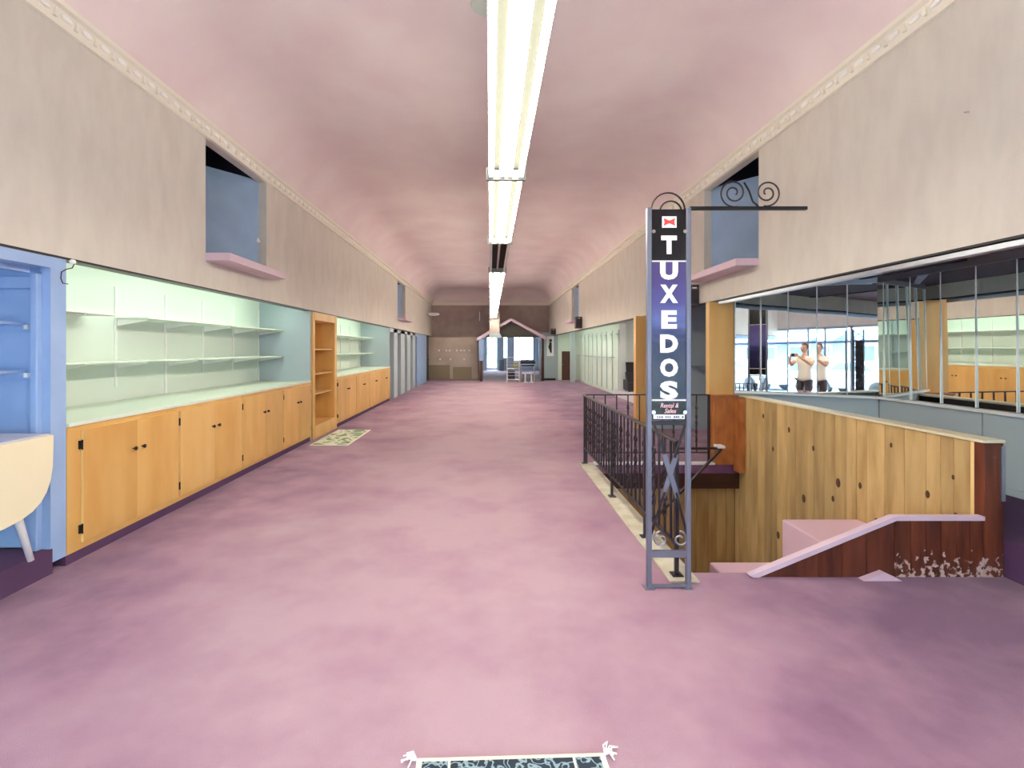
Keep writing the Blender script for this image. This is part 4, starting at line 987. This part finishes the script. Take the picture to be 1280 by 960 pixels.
def car(x, y, m, lab):
    t = thing('car', lab, 'car', (x, y, -.12), 'cars on the street')
    b = BM(); pr = [(-2.1,.3),(-2.15,.75),(-1.9,.95),(-1.2,1.0),(-.7,1.42),(.75,1.45),(1.4,1.02),(2.05,.9),(2.15,.6),(2.1,.3)]
    prism(b, [(x+p, q-.12) for p, q in pr], 'y', y-.85, y+.85); obj('body', b, m, t, bevel=.04)
    b = BM(); prism(b, [(x-1.1, .92), (x-.65, 1.24), (x+.68, 1.26), (x+1.2, .92)], 'y', y-.86, y+.86); obj('window_glass', b, M['greyglass'], t)
    for dx in (-1.3, 1.3):
        for sy in (-1, 1):
            b = BM(); lathe(b, [(.2,-.02),(.32,0),(.32,.16),(.2,.18)], (x+dx, y+sy*.78-.08, .2), 'y', 16); obj('wheel', b, M['black'], t)
car(-9.5, -10.5, mat('white_car', (232,232,234), .25), 'white parked car outside seen in the mirrors')
car(-4.2, -10.5, mat('silver_car', (170,176,184), .25, metal=.5), 'silver parked car outside seen in the mirrors')
# black lattice posts by the shop front
for n, xa in enumerate((-.72, -.22)):
    t = thing('lattice_post', 'black perforated lattice post by the shop front seen in the mirrors, %s one' % ('left' if n == 0 else 'right'), 'post', (xa+.14, -2.85, 0), 'lattice posts')
    for x in (xa, xa+.25):
        b = BM(); box(b, x, x+.03, -2.87, -2.83, 0.001, 2.2); obj('upright', b, M['black'], t)
    for k in range(10):
        z = .08+k*.21; b = BM(); tube(b, [(xa+.015, -2.85, z), (xa+.265, -2.85, z+.2)], .012, 5); obj('lattice_bar', b, M['black'], t)
        b = BM(); tube(b, [(xa+.265, -2.85, z), (xa+.015, -2.85, z+.2)], .012, 5); obj('lattice_bar', b, M['black'], t)
    b = BM(); box(b, xa+.05, xa+.23, -2.90, -2.875, .3, 1.9); obj('dark_banner', b, M['black'], t)

# ================================================================= PERSON (the photographer, seen in the mirrors)
def skin(name, verts, edges, m, parent, root=0, sub=2):
    me = bpy.data.meshes.new(name); me.from_pydata([v[:3] for v in verts], edges, []); me.update()
    o = bpy.data.objects.new(name, me); C.objects.link(o)
    md = o.modifiers.new('s', 'SKIN'); md.use_smooth_shade = True
    if not me.skin_vertices: 
        bpy.context.view_layer.objects.active = o
    sv = me.skin_vertices[0].data
    for i, v in enumerate(verts):
        r = v[3]; sv[i].radius = r if isinstance(r, tuple) else (r, r); sv[i].use_root = (i == root)
    o.modifiers.new('u', 'SUBSURF').levels = sub
    bpy.context.view_layer.update()
    m2 = bpy.data.meshes.new_from_object(o.evaluated_get(bpy.context.evaluated_depsgraph_get())); m2.name = name
    bpy.data.objects.remove(o); m2.materials.clear(); m2.materials.append(m)
    for p in m2.polygons: p.use_smooth = True
    ob = bpy.data.objects.new(name, m2); C.objects.link(ob); ob.parent = parent
    return ob
P = thing('person', 'person standing with raised arms holding a phone, cream shirt, dark shorts', 'person', (0, -.5, 0))
PYO = 0  # local coordinates: person origin at feet
def arm(s):
    return [(s*.19, -.01, 1.40, .052), (s*.26, .13, 1.22, .044), (s*.20, .30, 1.33, .034), (s*.10, .415, 1.445, .027)]
bv = [(0,0,.95,(.15,.10)), (0,0,1.08,(.135,.09)), (0,.0,1.24,(.15,.10)), (0,-.01,1.38,(.13,.09)), (0,-.01,1.47,(.055,.055)), (0,.005,1.56,(.05,.05))]
be = [(0,1),(1,2),(2,3),(3,4),(4,5)]
for s in (-1, 1):
    n = len(bv)
    for k, v in enumerate(arm(s)): bv.append(v); be.append(((3 if k == 0 else n+k-1), n+k))
    n = len(bv)
    for k, v in enumerate([(s*.095, 0, .86, .082), (s*.105, .01, .50, .056), (s*.11, -.015, .30, .054), (s*.11, -.01, .09, .036)]): bv.append(v); be.append(((0 if k == 0 else n+k-1), n+k))
skin('body', bv, be, M['skin'], P)
for s in (-1, 1):
    pm = Vector((s*.085, .43, 1.462))
    hv = [(s*.10, .415, 1.445, (.026,.018)), (pm.x, pm.y, pm.z, (.034,.015))]; he = [(0, 1)]
    for k in range(4):
        z = 1.44+.017*k; ln = (.8, .95, 1, .9)[k]
        n = len(hv)
        hv += [(s*.082, .445, z+.003, .009), (s*.078, .462+.004*ln, z+.006, .0085), (s*(.078-.03*ln), .479, z+.008, .0075), (s*(.078-.042*ln), .479, z+.008, .006)]
        he += [(1, n), (n, n+1), (n+1, n+2), (n+2, n+3)]
    n = len(hv); hv += [(s*.09, .43, 1.49, .011), (s*.075, .448, 1.515, .009), (s*.058, .453, 1.52, .007)]; he += [(1, n), (n, n+1), (n+1, n+2)]
    skin('hand', hv, he, M['skin'], P, sub=1)
# shirt, shorts, shoes
sv = [(0,0,.80,(.185,.135)), (0,0,.94,(.182,.132)), (0,0,1.08,(.165,.116)), (0,0,1.24,(.172,.118)), (0,-.01,1.36,(.165,.108)), (0,-.01,1.445,(.078,.072))]
se = [(0,1),(1,2),(2,3),(3,4),(4,5)]
for s in (-1, 1):
    n = len(sv); sv += [(s*.19, -.01, 1.395, .07), (s*.235, .08, 1.285, .062)]; se += [(4, n), (n, n+1)]
skin('shirt', sv, se, M['shirt'], P)
hv = [(0,0,.93,(.168,.118))]; he = []
for s in (-1, 1):
    n = len(hv); hv += [(s*.098, 0, .82, .105), (s*.107, .008, .56, .085)]; he += [(0, n), (n, n+1)]
skin('shorts', hv, he, M['shorts'], P)
for s in (-1, 1):
    skin('shoe', [(s*.11,-.04,.05,(.045,.045)), (s*.112,.06,.043,(.046,.038)), (s*.118,.17,.034,(.042,.028))], [(0,1),(1,2)], M['white'], P)
# head
b = BM(); bmesh.ops.create_uvsphere(b, u_segments=24, v_segments=18, radius=1)
for v in b.verts:
    x, y, z = v.co; j = 1-.28*max(0, -z)**1.3
    v.co = Vector((x*.076*j, y*.096*(1-.12*max(0, -z)) + (.012*max(0,-z) if y > 0 else 0), z*.118))
    if y > .8 and abs(x) < .2 and -.35 < z < .12: v.co.y += .022*(1-abs(x)/.2)
bmesh.ops.translate(b, vec=(0, .01, 1.65), verts=b.verts)
hd = obj('head', b, M['skin'], P, smooth=True, local=True)
b = BM(); bmesh.ops.create_uvsphere(b, u_segments=20, v_segments=14, radius=1)
dl = [v for v in b.verts if v.co.z < -.25 or (v.co.y > .45 and v.co.z < .45)]; bmesh.ops.delete(b, geom=dl, context='VERTS')
for v in b.verts: v.co = Vector((v.co.x*.084, v.co.y*.105, v.co.z*.127))
bmesh.ops.translate(b, vec=(0, .003, 1.655), verts=b.verts); obj('hair', b, M['hair'], P, smooth=True, local=True)
for s in (-1, 1):
    b = BM(); bmesh.ops.create_uvsphere(b, u_segments=10, v_segments=8, radius=1); bmesh.ops.scale(b, vec=(.013, .009, .008), verts=b.verts); bmesh.ops.translate(b, vec=(s*.03, .093, 1.655), verts=b.verts); obj('eye', b, M['black'], P, smooth=True, local=True)
    b = BM(); bmesh.ops.create_uvsphere(b, u_segments=10, v_segments=8, radius=1); bmesh.ops.scale(b, vec=(.01, .018, .03), verts=b.verts); bmesh.ops.translate(b, vec=(s*.077, .0, 1.645), verts=b.verts); obj('ear', b, M['skin'], P, smooth=True, local=True)
b = BM(); bmesh.ops.create_uvsphere(b, u_segments=10, v_segments=6, radius=1); bmesh.ops.scale(b, vec=(.022, .006, .006), verts=b.verts); bmesh.ops.translate(b, vec=(0, .098, 1.592), verts=b.verts); obj('mouth', b, mat('lips', (176,100,92), .5), P, smooth=True, local=True)
# phone
t = thing('phone', 'black phone held sideways by the reflected person', 'phone', (0, -.045, 1.475))
P.location.y = -.512
b = BM(); box(b, -.078, .078, -.05, -.041, 1.435, 1.512); obj('case', b, M['black'], t, bevel=.003)
b = BM(); box(b, -.06, -.03, -.0409, -.038, 1.475, 1.505); obj('camera_bump', b, M['iron'], t)
print('objects', len(bpy.data.objects))
